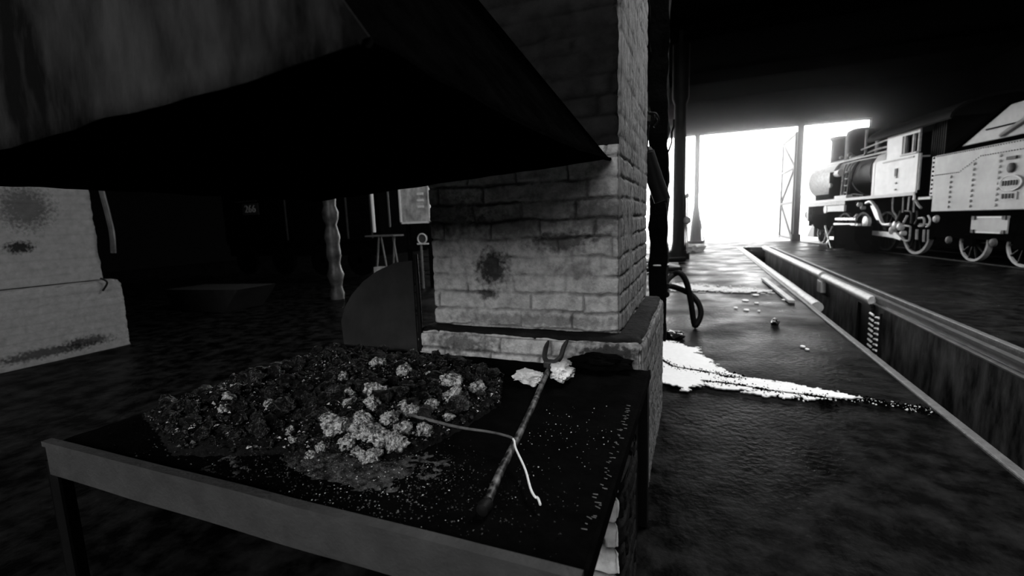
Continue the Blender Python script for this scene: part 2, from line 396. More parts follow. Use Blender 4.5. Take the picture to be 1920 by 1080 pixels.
tag(recentre(bb.build('round_timber', 'beam', smooth=True)), 'bright round timber capping the far part of the right pit wall', 'timber')
bb = MB(); bb.tube([(PX1 + .0, y, -.05) for y in (9.0, 10, 11, 12.15)], [.08, .083, .078, .085], 16)
tag(recentre(bb.build('round_timber', 'beam', smooth=True)), 'shorter dull round timber on the right pit wall, nearer than the bright one', 'timber')
bb = MB(); bb.tube([(PX0 + .10, y, -.04) for y in (8.2, 9.4, 10.6, 14, 18, 22.4)], [.085, .08, .085, .08, .085, .08], 16)
tag(recentre(bb.build('round_timber', 'beam', smooth=True)), 'round pale timber with a dark cut end along the left pit wall', 'timber')
bb = MB(); bb.box((1.36, 9.7, .03), (.09, 2.9, .05), rz=.02)
tag(recentre(bb.build('plank', 'beam', bevel=.008)), 'short pale plank lying on the floor beside the left pit kerb', 'plank')
st = MB()
for k in range(4): st.b2((PX0, PYF - .3 * (k + 1), -1.3), (PX1, PYF - .3 * k, -.16 - .24 * k))
tag(recentre(st.build('pit_steps', 'dark_iron')), 'dark steps leading down at the far end of the inspection pit', 'steps')
br = MB(); br.b2((PX1 - .10, 12.0, -.38), (PX1, 12.35, -.13)); br.b2((PX1 - .06, 12.35, -.42), (PX1, 12.55, -.13))
tag(recentre(br.build('bracket', 'beam', bevel=.01)), 'small pale block fixed to the right pit wall under the round timber', 'bracket')
ni = MB()
for y in (8.98, 9.62): ni.b2((PX1 - .05, y - .03, -1.25), (PX1 - .0, y + .03, -.12))
ni.b2((PX1 - .05, 8.98, -.16), (PX1, 9.62, -.10)); ni.b2((PX1 - .02, 8.98, -1.25), (PX1 - .0, 9.62, -.12))
tag(recentre(ni.build('recess_frame', 'dark_iron')), 'black framed recess in the right pit wall', 'recess')
ld = empty('rung_ladder', (PX1 - .06, 8.65, -1.25), 0, 'pale ladder of short rungs hanging on the right pit wall beside the black recess', 'ladder')
for s_ in (-.2, .2):
    MB().b2((-.015, s_ - .015, 0), (.015, s_ + .015, 1.1)).build('stile', 'dark_iron', ld)
for k in range(9):
    z = .35 + k * .085
    MB().tube([(-.02, -.2, z), (-.02, -.06, z - .02)], .017, 8).build('rung', 'running_white', ld)
    MB().tube([(-.02, .06, z - .01), (-.02, .2, z)], .017, 8).build('rung', 'running_white', ld)

# ================================================================== DOORS AT THE FAR END
def lattice_leaf(name, x, y0, y1, label, sheet=True):
    e = empty(name, (x, y0, 0), 0, label, 'door', None)
    L_ = y1 - y0; H = 5.4; fr = MB()
    for y in (0.05, L_ - .05): fr.b2((-.04, y - .06, -.01), (.04, y + .06, H))
    for z in (.1, H * .36, H * .68, H - .06): fr.b2((-.035, 0, z - .05), (.035, L_, z + .05))
    fr.build('frame', 'door_frame', e)
    for (a, b) in (((.05, .1), (L_ - .05, H * .36)), ((L_ - .05, H * .36), (.05, H * .68)), ((.05, H * .68), (L_ - .05, H - .1))):
        MB().tube([(0, a[0], a[1]), (0, b[0], b[1])], .045, 6).build('brace', 'door_frame', e)
    if sheet: MB().b2((.04, .05, .1), (.055, L_ - .05, H)).build('sheet', 'door_steel', e)
    return e
lattice_leaf('door_leaf', 4.46, 27.45, 31.4, 'open lattice framed door leaf folded outward from the middle door post')
def door_post(x, w_, label, z1=5.62):
    m = MB(); m.b2((x - w_ / 2, 26.82, 0), (x + w_ / 2, 26.99, z1)); m.b2((x - w_ / 2 - .06, 26.78, 0), (x + w_ / 2 + .06, 26.99, .35))
    return tag(recentre(m.build('door_post', 'dark_iron', bevel=.01)), label, 'post')
door_post(4.55, .26, 'slim dark post between the wide bright doorway and the one behind the engine')
door_post(-4.6, .3, 'dark door post of the doorway hidden past the brick forge pillar')
door_post(-9.3, .3, 'farthest left dark door post in the row of engine doors')
# post with splayed foot
e = empty('braced_post', (-.1, 26.6, 0), 0, 'dark post on a splayed bell shaped foot left of the wide doorway', 'post')
MB().tube([(0, 0, 0), (0, 0, 5.6)], .13, 12).build('post', 'dark_iron', e, smooth=True)
MB().lathe([(.42, .0), (.42, .12), (.30, .14), (.27, .7), (.22, 1.2), (.16, 1.75), (.13, 1.9)], (0, 0, 0), 20).build('foot', 'dark_iron', e, smooth=True)
for a in (.2, 1.6): MB().tube([(.45 * math.cos(a), -.3, .05), (.1, -.1, 1.75)], .03, 6).build('brace', 'dark_iron', e)
# iron column nearer
e = empty('iron_column', (-.6, 16.7, 0), 0, 'thick dark iron column in front of the bright doorway, with a thin rod beside it', 'column')
MB().lathe([(.36, 0), (.36, .22), (.24, .3), (.20, .5), (.19, 5.0), (.26, 5.2), (.26, 7.2)], (0, 0, 0), 20).build('shaft', 'dark_iron', e, smooth=True)
MB().tube([(.30, -.3, .2), (.27, -.3, 1.0), (.26, -.3, 2.1)], .022, 8).build('rod', 'pipe_grey', e, smooth=True)
MB().tube([(.24, -.3, .2), (.21, -.3, 2.1)], .02, 8).build('rod', 'dark_iron', e, smooth=True)
MB().lathe([(0.01, 1.99), (.05, 2.03), (.06, 2.08), (.05, 2.13), (.01, 2.17)], (.26, -.3, 0), 12).build('knob', 'running_white', e, smooth=True)
MB().lathe([(0.01, 1.15), (.1, 1.2), (.12, 1.27), (.1, 1.36), (.01, 1.42)], (.27, -.3, 0), 12).build('valve', 'pipe_grey', e, smooth=True)
# near black timber post with hose
def rough_post(name, x0, x1, y0, y1, z1, m, amp=.03, label='', cat='post'):
    mb = MB(); n = 16; H = 90; vs = []
    for j in range(H + 1):
        z = z1 * j / H
        for k in range(n):
            a = 2 * PI * k / n; cx = (x0 + x1) / 2; cy = (y0 + y1) / 2
            sx = (x1 - x0) / 2; sy = (y1 - y0) / 2
            q = max(abs(math.cos(a)), abs(math.sin(a))); x = math.cos(a) / q * sx; y = math.sin(a) / q * sy
            d = 1 + amp / sx * mnoise.noise(Vector((x * 6, y * 6 + 3, z * 5))) + amp / sx * .5 * mnoise.noise(Vector((x * 20, y * 20, z * 22)))
            vs.append((cx + x * d, cy + y * d, z))
    fs = [(j * n + k, j * n + (k + 1) % n, (j + 1) * n + (k + 1) % n, (j + 1) * n + k) for j in range(H) for k in range(n)]
    fs += [tuple(range(n))[::-1], tuple(H * n + k for k in range(n))]
    mb.add(vs, fs); return mb
e = empty('timber_post', (-.40, 5.45, 0), 0, 'rough black timber post standing just behind the brick forge pillar', 'post')
rough_post('post', -.10, .085, -.1, .1, 7.28, 'dark_post').build('shaft', 'dark_post', e, smooth=True)
MB().ring((-.01, 0, .88), .115, .008, 24, 6, 'Z').build('wire_tie', 'running_white', e)
hk = MB(); hk.tube([(.085, 0, 2.1), (.12, 0, 2.2), (.12, -.02, 2.3), (.14, -.02, 2.36), (.14, -.02, 2.43)], .011, 6)
hk.build('hook', 'dark_iron', e)
# hose hanging from the post
hz = MB()
def smooth_path(pts, n=6):
    P = [Vector(p) for p in pts]; out = []
    for i in range(len(P) - 1):
        a = P[max(i - 1, 0)]; b = P[i]; c = P[i + 1]; d = P[min(i + 2, len(P) - 1)]
        for k in range(n):
            t = k / n
            out.append(.5 * ((2 * b) + (c - a) * t + (2 * a - 5 * b + 4 * c - d) * t * t + (3 * b - a - 3 * c + d) * t ** 3))
    out.append(P[-1]); return out
hz.tube(smooth_path([(-.32, 5.52, .62), (-.36, 5.9, .60), (-.30, 6.2, .66), (-.205, 6.2, .70), (-.12, 6.2, .58), (-.06, 6.2, .31), (-.022, 6.2, .06), (.01, 6.2, .045), (.056, 6.25, .17), (.02, 6.3, .31), (-.11, 6.3, .44), (-.33, 6.0, .56), (-.32, 5.56, .52)]), .036, 10)
tag(recentre(hz.build('hose', 'dark_iron', smooth=True)), 'thick black hose looping out from the timber post down to the floor', 'hose')
# rods and pipes piled round the iron column foot
for k, (a, b, rr, mm, lab) in enumerate([
    ((-1.5, 14.6, .10), (-.35, 15.3, .10), .07, 'dark_iron', 'dark round bar lying nearest the foot of the iron column'),
    ((-1.6, 13.6, .07), (-.5, 13.9, .07), .06, 'pipe_grey', 'pale pipe lying in front of the iron column'),
    ((-1.3, 12.4, .06), (-.38, 12.8, .06), .055, 'dark_iron', 'black pipe lying nearest the camera in the pipe heap'),
    ((-1.4, 12.9, .30), (-.45, 13.3, .06), .045, 'running_white', 'white bar leaning across the heap of pipes')]):
    m = MB(); m.tube([a, b], rr, 10); tag(recentre(m.build('pipe', mm, smooth=True)), lab, 'pipe')

# ================================================================== BRICK FORGE
pillar = brick_box('brick_pillar', (-1.385, 2.2, .852), (-.32, 3.42, 1.74), 'white_brick', {'-y': (.006, .0055), '+x': (.007, .007), '-x': (.05, .02), '+y': (.1, .1)},
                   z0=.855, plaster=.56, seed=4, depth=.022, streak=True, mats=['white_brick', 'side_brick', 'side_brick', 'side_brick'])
tag(pillar, 'whitewashed brick forge pillar rising behind the hearth', 'pillar')
pu = brick_box('chimney_shaft', (-1.385, 2.2, 1.74), (-.32, 3.42, 7.28), 'side_brick', {'-y': (.03, .015), '+x': (.009, .02), '-x': (.3, .1), '+y': (.3, .3)}, z0=.855, seed=4, streak=True, plaster=.55, mats=['sooty_brick', 'side_brick', 'side_brick', 'side_brick'])
tag(pu, 'dark upper brick shaft of the forge pillar running up to the roof', 'chimney')
plinth = brick_box('brick_plinth', (-1.445, 2.1, 0), (-.205, 3.45, .86), 'white_brick', {'-y': (.007, .007), '+x': (.007, .009), '-x': (.05, .03), '+y': (.1, .1), '+z': (.015, .015)},
                   z0=.0, plaster=.62, seed=9, corner=.03, ledge=True, streak=True, mats=['white_brick', 'side_brick', 'side_brick', 'side_brick', 'sooty_brick'])
tag(plinth, 'low brick plinth with a sooty ledge under the whitewashed pillar', 'plinth')
lb = brick_box('brick_footing', (-8.2, .6, 0), (-6.85, 3.66, .88), 'pier_brick', {'+x': (.02, .014), '-y': (.1, .05), '+y': (.02, .02), '-x': (.2, .2), '+z': (.05, .05)}, z0=0, plaster=.02, seed=12, corner=.05, ledge=True, depth=.01)
tag(lb, 'wide whitewashed brick footing under the pier at the left edge', 'footing')
lp = brick_box('brick_pier', (-8.1, .7, .88), (-6.9, 3.5, 7.28), 'pier_brick', {'+x': (.03, .02), '-y': (.2, .2), '+y': (.05, .05), '-x': (.3, .3)}, z0=.88, plaster=.02, seed=13, corner=.05, depth=.008)
tag(lp, 'soot-stained whitewashed brick pier standing on its base at far left', 'pier')
# strap hanging at the pier's far edge
m = MB(); m.tube(smooth_path([(-6.80, 3.54, 2.4), (-6.82, 3.55, 2.0), (-6.79, 3.56, 1.7), (-6.74, 3.55, 1.45), (-6.77, 3.55, 1.2)]), .03, 8)
tag(recentre(m.build('strap', 'knob_grey', smooth=True)), 'dark strap hanging down the far corner of the left brick pier', 'strap')
m = MB(); m.tube(smooth_path([(-6.83, 3.4, .90), (-6.80, 3.45, .84), (-6.82, 3.4, .74)]), .012, 6)
tag(recentre(m.build('wire_hook', 'dark_iron')), 'thin black wire hook over the ledge of the left pier base', 'hook')

# support pier under the table
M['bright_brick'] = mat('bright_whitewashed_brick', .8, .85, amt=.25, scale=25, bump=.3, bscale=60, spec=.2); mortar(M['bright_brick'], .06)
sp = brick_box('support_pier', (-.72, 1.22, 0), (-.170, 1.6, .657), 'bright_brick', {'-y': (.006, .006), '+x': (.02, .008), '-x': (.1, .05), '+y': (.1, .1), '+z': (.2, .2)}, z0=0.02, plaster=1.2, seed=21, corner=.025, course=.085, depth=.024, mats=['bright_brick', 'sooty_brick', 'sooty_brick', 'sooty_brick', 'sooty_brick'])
tag(sp, 'whitewashed brick support under the right end of the hearth table', 'brick pier')

# forge table
T = empty('forge_table', (-1.09, 1.43, 0), 0, 'low sooty steel forge hearth table with a pale front apron', 'forge')
def tl(mb, name, m, **k):
    o = mb.build(name, m, T, **k); o.location = (1.09, -1.43, 0); return o
nx, ny = 90, 66; tv = []
for i in range(nx + 1):
    for j in range(ny + 1):
        x = -2.0 + 1.81 * i / nx; y = .79 + 1.31 * j / ny
        tv.append((x, y, .715 + .008 * mnoise.noise(Vector((x * 3, y * 3, 1))) + .003 * mnoise.noise(Vector((x * 17, y * 17, 1)))))
top = MB(); top.add(tv, [(i * (ny + 1) + j, (i + 1) * (ny + 1) + j, (i + 1) * (ny + 1) + j + 1, i * (ny + 1) + j + 1) for i in range(nx) for j in range(ny)])
top.b2((-2.0, .79, .66), (-.19, 2.1, .70))
tl(top, 'hearth_plate', 'hearth_plate', smooth=True)
ap = MB(); n = 60; vs = []
for i in range(n + 1):
    x = -2.0 + 1.81 * i / n; w1 = .003 * mnoise.noise(Vector((x * 3, 0, 0))); w2 = .006 * mnoise.noise(Vector((x * 2.3, 5, 0)))
    for (y, z) in ((.770, .7175), (.770, .618 + w2), (.779, .618 + w2), (.779, .7175)): vs.append((x, y + w1, z))
ap.add(vs, [(i * 4 + k, i * 4 + (k + 1) % 4, i * 4 + 4 + (k + 1) % 4, i * 4 + 4 + k) for i in range(n) for k in range(4)] + [(0, 1, 2, 3), (n * 4 + 3, n * 4 + 2, n * 4 + 1, n * 4)])
tl(ap, 'apron', 'apron_sheet', smooth=True)
lip = MB(); vs = []
for i in range(n + 1):
    x = -2.0 + 1.81 * i / n; w1 = .003 * mnoise.noise(Vector((x * 3, 0, 0))); w2 = .0025 * mnoise.noise(Vector((x * 6, 2, 0)))
    for (y, z) in ((.762, .739), (.762, .722 + w2), (.790, .722), (.790, .739)): vs.append((x, y + w1, z + w2 * .5))
lip.add(vs, [(i * 4 + k, i * 4 + (k + 1) % 4, i * 4 + 4 + (k + 1) % 4, i * 4 + 4 + k) for i in range(n) for k in range(4)] + [(0, 1, 2, 3), (n * 4 + 3, n * 4 + 2, n * 4 + 1, n * 4)])
tl(lip, 'lip', 'apron_sheet', smooth=True)
tl(MB().b2((-.196, .79, .685), (-.185, 2.1, .722)), 'side_lip', 'hearth_plate')
def angle_leg(x, y, sx, sy):
    m = MB(); m.b2((x, y, 0), (x + sx * .06, y + sy * .008, .66)); m.b2((x, y, 0), (x + sx * .008, y + sy * .06, .66)); return m
tl(angle_leg(-2.03, .775, 1, 1), 'leg', 'dark_iron')
tl(angle_leg(-2.03, 2.08, 1, -1), 'leg', 'dark_iron')
tl(MB().b2((-.232, 2.02, 0), (-.19, 2.09, .66)), 'leg', 'dark_iron')
tl(MB().b2((-.236, 1.80, 0), (-.224, 2.0, .66)), 'side_plate', 'dark_iron')

# hood: sheet-metal pyramid hanging over the hearth, slightly tilted and sagging
def hood():
    e = empty('smoke_hood', (-1.25, 1.4, 1.6), 0, 'large sooty sheet metal smoke hood hanging over the forge hearth', 'hood')
    P1 = Vector((-.462, .605, 1.672)); P2 = Vector((-.383, 2.19, 1.672)); P4 = Vector((-2.10, 2.19, 1.566)); P3 = Vector((-2.1, .605, 1.578))
    T1 = Vector((-1.53, .68, 3.1)); T2 = Vector((-1.50, 2.19, 3.1)); T4 = Vector((-1.95, 2.19, 3.1)); T3 = Vector((-1.95, .68, 3.1))
    off = Vector((-1.25, 1.4, 1.6))
    def face(a, b, c, d, name, m, nu=50, nv=40, sag=.0, seed=0):
        mb = MB(); vs = []
        nrm = (b - a).cross(d - a).normalized()
        for i in range(nu + 1):
            for j in range(nv + 1):
                u = i / nu; v = j / nv
                p_ = (a.lerp(b, u)).lerp(d.lerp(c, u), v)
                e_ = min(1, 8 * min(u, 1 - u))
                p_ = p_ + nrm * (.018 * mnoise.noise(p_ * 2.3 + Vector((seed, 0, 0))) + .003 * mnoise.noise(p_ * 14)) * e_
                if j == 0: p_ = p_ + Vector((0, 0, .006 * mnoise.noise(p_ * 9)))
                p_ = p_ + Vector((0, 0, -sag * math.sin(PI * u) * (1 - v) ** 3))
                vs.append(p_ - off)
        mb.add(vs, [(i * (nv + 1) + j, (i + 1) * (nv + 1) + j, (i + 1) * (nv + 1) + j + 1, i * (nv + 1) + j + 1) for i in range(nu) for j in range(nv)])
        o = mb.build(name, m, e, smooth=True)
        s = o.modifiers.new('thickness', 'SOLIDIFY'); s.thickness = .004; s.offset = 0
        return o
    face(P3, P1, T1, T3, 'front_sheet', 'soot_sheet', seed=1)
    face(P1, P2, T2, T1, 'right_sheet', 'hood_dark', sag=.025, seed=2)
    face(P4, P3, T3, T4, 'left_sheet', 'hood_dark', seed=3)
    face(P2, P4, T4, T2, 'back_sheet', 'hood_dark', seed=4)
    fl = MB(); fl.b2((T1.x - off.x, T1.y - off.y + .0, 1.5), (T4.x - off.x, T4.y - off.y, 5.68)); fl.build('flue', 'hood_dark', e)
    # riveted edge strip along the right bottom edge
    st_ = MB(); pts = []
    for k in range(31):
        u = k / 30; p_ = P1.lerp(P2, u); p_ = p_ + Vector((.004, 0, -.025 * math.sin(PI * u) + .008 * mnoise.noise(Vector((u * 14, 1, 0))))); pts.append(p_ - off)
    st_.tube(pts, .009, 6); st_.build('bottom_rim', 'hood_dark', e, smooth=True)
    cr = MB(); cr.tube([P1 - off + Vector((0, 0, .0)), T1 - off], .010, 6); cr.build('corner_seam', 'soot_sheet', e, smooth=True)
    return e
M['hood_dark'] = mat('black_soot_sheet', .0018, .8, amt=.6, scale=8, bump=.4, bscale=60, spec=.0)
hood()

# ================================================================== ON THE TABLE
POLY = [(-1.93, 1.03), (-1.52, .88), (-1.12, .99), (-.82, 1.05), (-.74, 1.25), (-.68, 1.52), (-.80, 1.84), (-1.25, 1.99), (-1.9, 1.95), (-1.95, 1.4)]
def inside(x, y, poly):
    r_ = False; j = len(poly) - 1
    for i in range(len(poly)):
        xi, yi = poly[i]; xj, yj = poly[j]
        if (yi > y) != (yj > y) and x < (xj - xi) * (y - yi) / (yj - yi) + xi: r_ = not r_
        j = i
    return r_
def pdist(x, y, poly):
    b = 9
    for i in range(len(poly)):
        a = Vector(poly[i]); c = Vector(poly[(i + 1) % len(poly)]); t = max(0, min(1, (Vector((x, y)) - a).dot(c - a) / (c - a).length_squared))
        b = min(b, (Vector((x, y)) - a.lerp(c, t)).length)
    return b
def mound(x, y):
    if not inside(x, y, POLY): return 0
    d = pdist(x, y, POLY)
    return min(.085, .02 + d * .30) * (.75 + .5 * mnoise.noise(Vector((x * 4, y * 4, 2)))) * min(1, d / .03)
mb = MB(); nx, ny = 110, 96; vs = []
for i in range(nx + 1):
    for j in range(ny + 1):
        x = -1.97 + 1.32 * i / nx; y = .86 + 1.16 * j / ny; h = mound(x, y)
        h = h + .012 * abs(mnoise.noise(Vector((x * 30, y * 30, 0)))) * (h > 0)
        ashm = (.022 * math.exp(-(((x + .98) / .16) ** 2 + ((y - .98) / .07) ** 2))) * (1 + .25 * mnoise.noise(Vector((x * 25, y * 25, 4)))) - .003
        ashm = ashm + .0015 * mnoise.noise(Vector((x * 50, y * 50, 4)))
        vs.append((x, y, .722 + h * .8 if h > .001 else .705))
mb.add(vs, [(i * (ny + 1) + j, (i + 1) * (ny + 1) + j, (i + 1) * (ny + 1) + j + 1, i * (ny + 1) + j + 1) for i in range(nx) for j in range(ny)])
tag(mb.build('cinder_bed', 'ash', smooth=True), 'bed of fine cinders and ash under the coal lumps on the hearth', 'cinders', kind='stuff')

am = MB(); vs = []; nx, ny = 90, 60
for i in range(nx + 1):
    for j in range(ny + 1):
        x = -1.35 + .72 * i / nx; y = .84 + .30 * j / ny
        h = .026 * math.exp(-(((x + .96) / .15) ** 2 + ((y - .985) / .065) ** 2)) * (1 + .5 * mnoise.noise(Vector((x * 12, y * 12, 4)))) + .005 * mnoise.noise(Vector((x * 60, y * 60, 4))) + .004 * mnoise.noise(Vector((x * 20, y * 20, 9))) - .0105
        vs.append((x, y, .722 + h))
am.add(vs, [(i * (ny + 1) + j, (i + 1) * (ny + 1) + j, (i + 1) * (ny + 1) + j + 1, i * (ny + 1) + j + 1) for i in range(nx) for j in range(ny)])
M['ash_grey'] = mat('grey_powder_ash', .012, .95, v2=.11, scale=45, lo=.4, hi=.65, bump=.6, bscale=200, spec=.1)
tag(am.build('ash_drift', 'ash_grey', smooth=True), 'low drift of grey powdery ash in front of the pale clinkers', 'ash', kind='stuff')
def lump_mesh(name, seed, m, sub=3, amp=.42, flat=.75):
    bm = bmesh.new(); bmesh.ops.create_icosphere(bm, subdivisions=sub, radius=1)
    o = Vector((seed * 7.3, seed * 3.1, seed))
    planes = []
    rnd = random.Random(seed)
    for k in range(7):
        a = Vector((rnd.gauss(0, 1), rnd.gauss(0, 1), rnd.gauss(0, 1))).normalized(); planes.append((a, rnd.uniform(.55, .85)))
    for v in bm.verts:
        p_ = v.co.copy()
        for a, d in planes:
            t = p_.dot(a)
            if t > d: p_ = p_ - a * (t - d) * .95
        p_ = p_ * (1 + amp * .5 * mnoise.noise(v.co * 1.6 + o) + amp * .5 * mnoise.noise(v.co * 4.5 + o) + amp * .28 * mnoise.noise(v.co * 10 + o))
        p_.z *= flat; v.co = p_
    me = bpy.data.meshes.new(name); bm.to_mesh(me); bm.free(); me.materials.append(M[m]); return me
protos = {k: [lump_mesh(k, i + s0, m, amp=am, sub=4 if k == 'clinker_lump' else 3) for i in range(6)] for k, m, s0, am in (('coal_lump', 'coal', 1, .4), ('cinder_lump', 'coal_grey', 11, .55), ('clinker_lump', 'ash_lump', 21, .6))}
for k in protos:
    for me in protos[k]:
        if k == 'clinker_lump':
            for p_ in me.polygons: p_.use_smooth = True
INFO = {'coal_lump': ('shiny black coal lump in the %s of the hearth heap', 'coal', 'black coal lumps in the %s of the hearth heap'),
        'cinder_lump': ('dull grey cinder lump in the %s of the hearth heap', 'cinder', 'grey cinders in the %s of the hearth heap'),
        'clinker_lump': ('pale ash coated clinker lump in the %s of the hearth heap', 'clinker', 'pale clinkers in the %s of the hearth heap')}
def place_lump(kind, x, y, r_, z=None, lab=None, grp=None):
    me = random.choice(protos[kind]); o = bpy.data.objects.new(kind, me); C.objects.link(o)
    o.rotation_euler = (random.uniform(-.5, .5), random.uniform(-.5, .5), random.uniform(0, 6.28))
    o.scale = (r_ * random.uniform(.85, 1.2), r_ * random.uniform(.8, 1.1), r_ * random.uniform(.8, 1.1))
    zz = .722 + mound(x, y) * .8 + r_ * .62 if z is None else z
    o.location = (x, y, zz); i = INFO[kind]
    if lab is None:
        reg = 'left slope' if x < -1.5 else ('far right end' if x > -1.05 and y > 1.4 else ('back' if y > 1.45 else ('near right end' if x > -1.15 else 'front middle')))
        sz = 'large ' if r_ > .03 else ('small ' if r_ < .019 else 'middling ')
        lab = sz + i[0] % reg; grp = sz + i[2] % reg
    return tag(o, lab, i[1], grp) if grp else tag(o, lab, i[1])
# big pale clinkers (positions on the plate, radius)
pale = [(-1.06, 1.10, .040), (-1.00, 1.15, .030), (-.95, 1.10, .033), (-.93, 1.19, .030), (-.89, 1.09, .030), (-1.13, 1.13, .022), (-.86, 1.16, .028), (-.83, 1.09, .034), (-.98, 1.05, .025), (-.92, 1.03, .022),
        (-.80, 1.20, .022), (-.90, 1.27, .030), (-.86, 1.33, .026), (-1.12, 1.38, .040), (-.82, 1.42, .034), (-.88, 1.52, .034), (-1.03, 1.24, .026), (-1.12, 1.22, .022), (-1.18, 1.30, .026), (-1.35, 1.45, .024),
        (-.78, 1.55, .030), (-1.42, 1.15, .02), (-1.55, 1.08, .018), (-1.30, 1.62, .028), (-1.05, 1.02, .020), (-.87, 1.02, .024), (-.96, 1.31, .02), (-.77, 1.30, .02), (-1.0, 1.58, .026), (-1.22, 1.05, .016),
        (-1.62, 1.15, .022), (-1.7, 1.25, .02), (-1.5, 1.25, .02), (-1.17, 1.02, .014), (-1.06, .98, .014), (-1.15, 1.60, .03)]
cnt = {'coal_lump': 0, 'cinder_lump': 0, 'clinker_lump': 0}
pl = []
for (x, y, r_) in pale:
    lb_ = {(-1.06, 1.10): 'biggest pale clinker at the left end of the bright cluster', (-1.12, 1.38): 'big pale clinker alone in the middle of the dark coal heap',
           (-.83, 1.09): 'pale clinker at the right end of the bright cluster', (-.82, 1.42): 'pale clinker behind the poker tip near the right end of the heap',
           (-.88, 1.52): 'pale clinker second from the back at the right end of the heap', (-.78, 1.55): 'pale clinker nearest the white scrap at the right end of the heap',
           (-1.30, 1.62): 'pale clinker in the back centre of the hearth heap', (-1.15, 1.60): 'pale clinker at the back, right of the centre of the heap',
           (-1.7, 1.25): 'leftmost pale clinker, on the far left slope of the heap', (-1.62, 1.15): 'pale clinker just below the leftmost one on the left slope',
           (-1.35, 1.45): 'pale clinker left of the big lone one in mid heap', (-1.06, .98): 'small pale clinker fallen in front, nearest the table edge'}.get((x, y))
    r_ *= 1.2
    place_lump('clinker_lump', x, y, r_, lab=lb_); pl.append((x, y, r_))
tries = 0
while (cnt['coal_lump'] < 270 or cnt['cinder_lump'] < 170) and tries < 60000:
    tries += 1
    x = random.uniform(-1.96, -.66); y = random.uniform(.87, 2.0)
    if not inside(x, y, POLY): continue
    d = pdist(x, y, POLY); r_ = random.choice((.014, .018, .024, .032, .042)) * (1.1 if x > -1.35 else .85)
    if d < r_: r_ = max(.012, d)
    if any((x - a) ** 2 + (y - b) ** 2 < (.66 * (r_ + c)) ** 2 for a, b, c in pl): continue
    k = 'cinder_lump' if random.random() < .40 else 'coal_lump'
    if cnt[k] >= (170 if k == 'cinder_lump' else 270): continue
    place_lump(k, x, y, r_); cnt[k] += 1; pl.append((x, y, r_))
# coal dust and flakes scattered over the plate: one uncountable stuff object each
def flakes(name, n, fn, rmin, rmax, m, label, cat, flat=.6):
    mb = MB(); R_ = random.Random(hash(name) % 99 if False else len(name) * 13 + n)
    c = 0
    while c < n:
        q = fn(R_)
        if q is None: continue
        x, y = q; r_ = rmin + (rmax - rmin) * R_.random() ** 3; z = .7225 + r_ * .3 + (mound(x, y) * .8 + (.010 if inside(x, y, POLY) else 0)) + .006 * 0
        z += .022 * math.exp(-(((x + .98) / .16) ** 2 + ((y - .98) / .07) ** 2))
        a = R_.uniform(0, 6.28); vs = [(x + r_ * math.cos(a + t) * R_.uniform(.6, 1.2), y + r_ * math.sin(a + t) * R_.uniform(.6, 1.2), z + r_ * R_.uniform(-.3, .3)) for t in (0, 2.1, 4.2)]
        vs += [(x, y, z + r_ * flat * R_.uniform(.6, 1.3)), (x, y, z - r_ * .5)]
        mb.add(vs, [(0, 1, 3), (1, 2, 3), (2, 0, 3), (1, 0, 4), (2, 1, 4), (0, 2, 4)]); c += 1
    return tag(mb.build(name, m), label, cat, kind='stuff')
def f_heap(R_):
    x = R_.uniform(-1.98, -.64); y = R_.uniform(.82, 2.05)
    return (x, y) if inside(x, y, POLY) else None
def f_front(R_):
    x = R_.gauss(-.95, .32); y = R_.gauss(.98, .10)
    return (x, y) if (-1.95 < x < -.25 and .80 < y < 1.9) else None
def f_grit(R_):
    if R_.random() < .75: x = R_.gauss(-.86, .17); y = R_.gauss(.97, .075)
    else: x = R_.uniform(-.5, -.24); y = R_.gauss(1.35, .13)
    return (x, y) if (-1.95 < x < -.22 and .80 < y < 2.0) else None
flakes('coal_crumbs', 5200, f_heap, .003, .013, 'coal', 'loose crumbs of coal filling the gaps of the hearth heap', 'coal crumbs')
flakes('cinder_crumbs', 2600, f_heap, .002, .010, 'coal_grey', 'grey cinder crumbs sprinkled over the hearth heap', 'cinder crumbs')
flakes('cinder_dust', 2600, f_front, .0015, .005, 'coal_grey', 'grey cinder dust scattered in front of the heap', 'cinder dust')
flakes('pale_grit', 420, f_grit, .0010, .0038, 'pale_grit', 'tiny pale specks of grit scattered over the black plate', 'grit', flat=.5)

flakes('pale_crumbs', 260, f_heap, .002, .007, 'pale_grit', 'pale crumbs glinting among the coal of the heap', 'crumbs', flat=.6)  # small whites standing in for sparkles on the coal
fl_ = MB(); Rn = random.Random(5)
for i in range(46):
    y = .92 + .75 * (i / 46) + Rn.uniform(-.01, .01); x = -.198 - Rn.uniform(.0, .02); l_ = Rn.uniform(.006, .016); a = Rn.uniform(-.5, .1) + PI
    fl_.add([(x, y, .7255), (x + l_ * math.cos(a), y + l_ * math.sin(a), .7265), (x + l_ * math.cos(a), y + l_ * math.sin(a) + .0025, .7265), (x, y + .002, .7275)], [(0, 1, 2, 3), (3, 2, 1, 0)])
tag(fl_.build('paint_flakes', 'dull_grey'), 'row of tiny pale flakes frayed along the right edge of the hearth', 'flakes', kind='stuff')
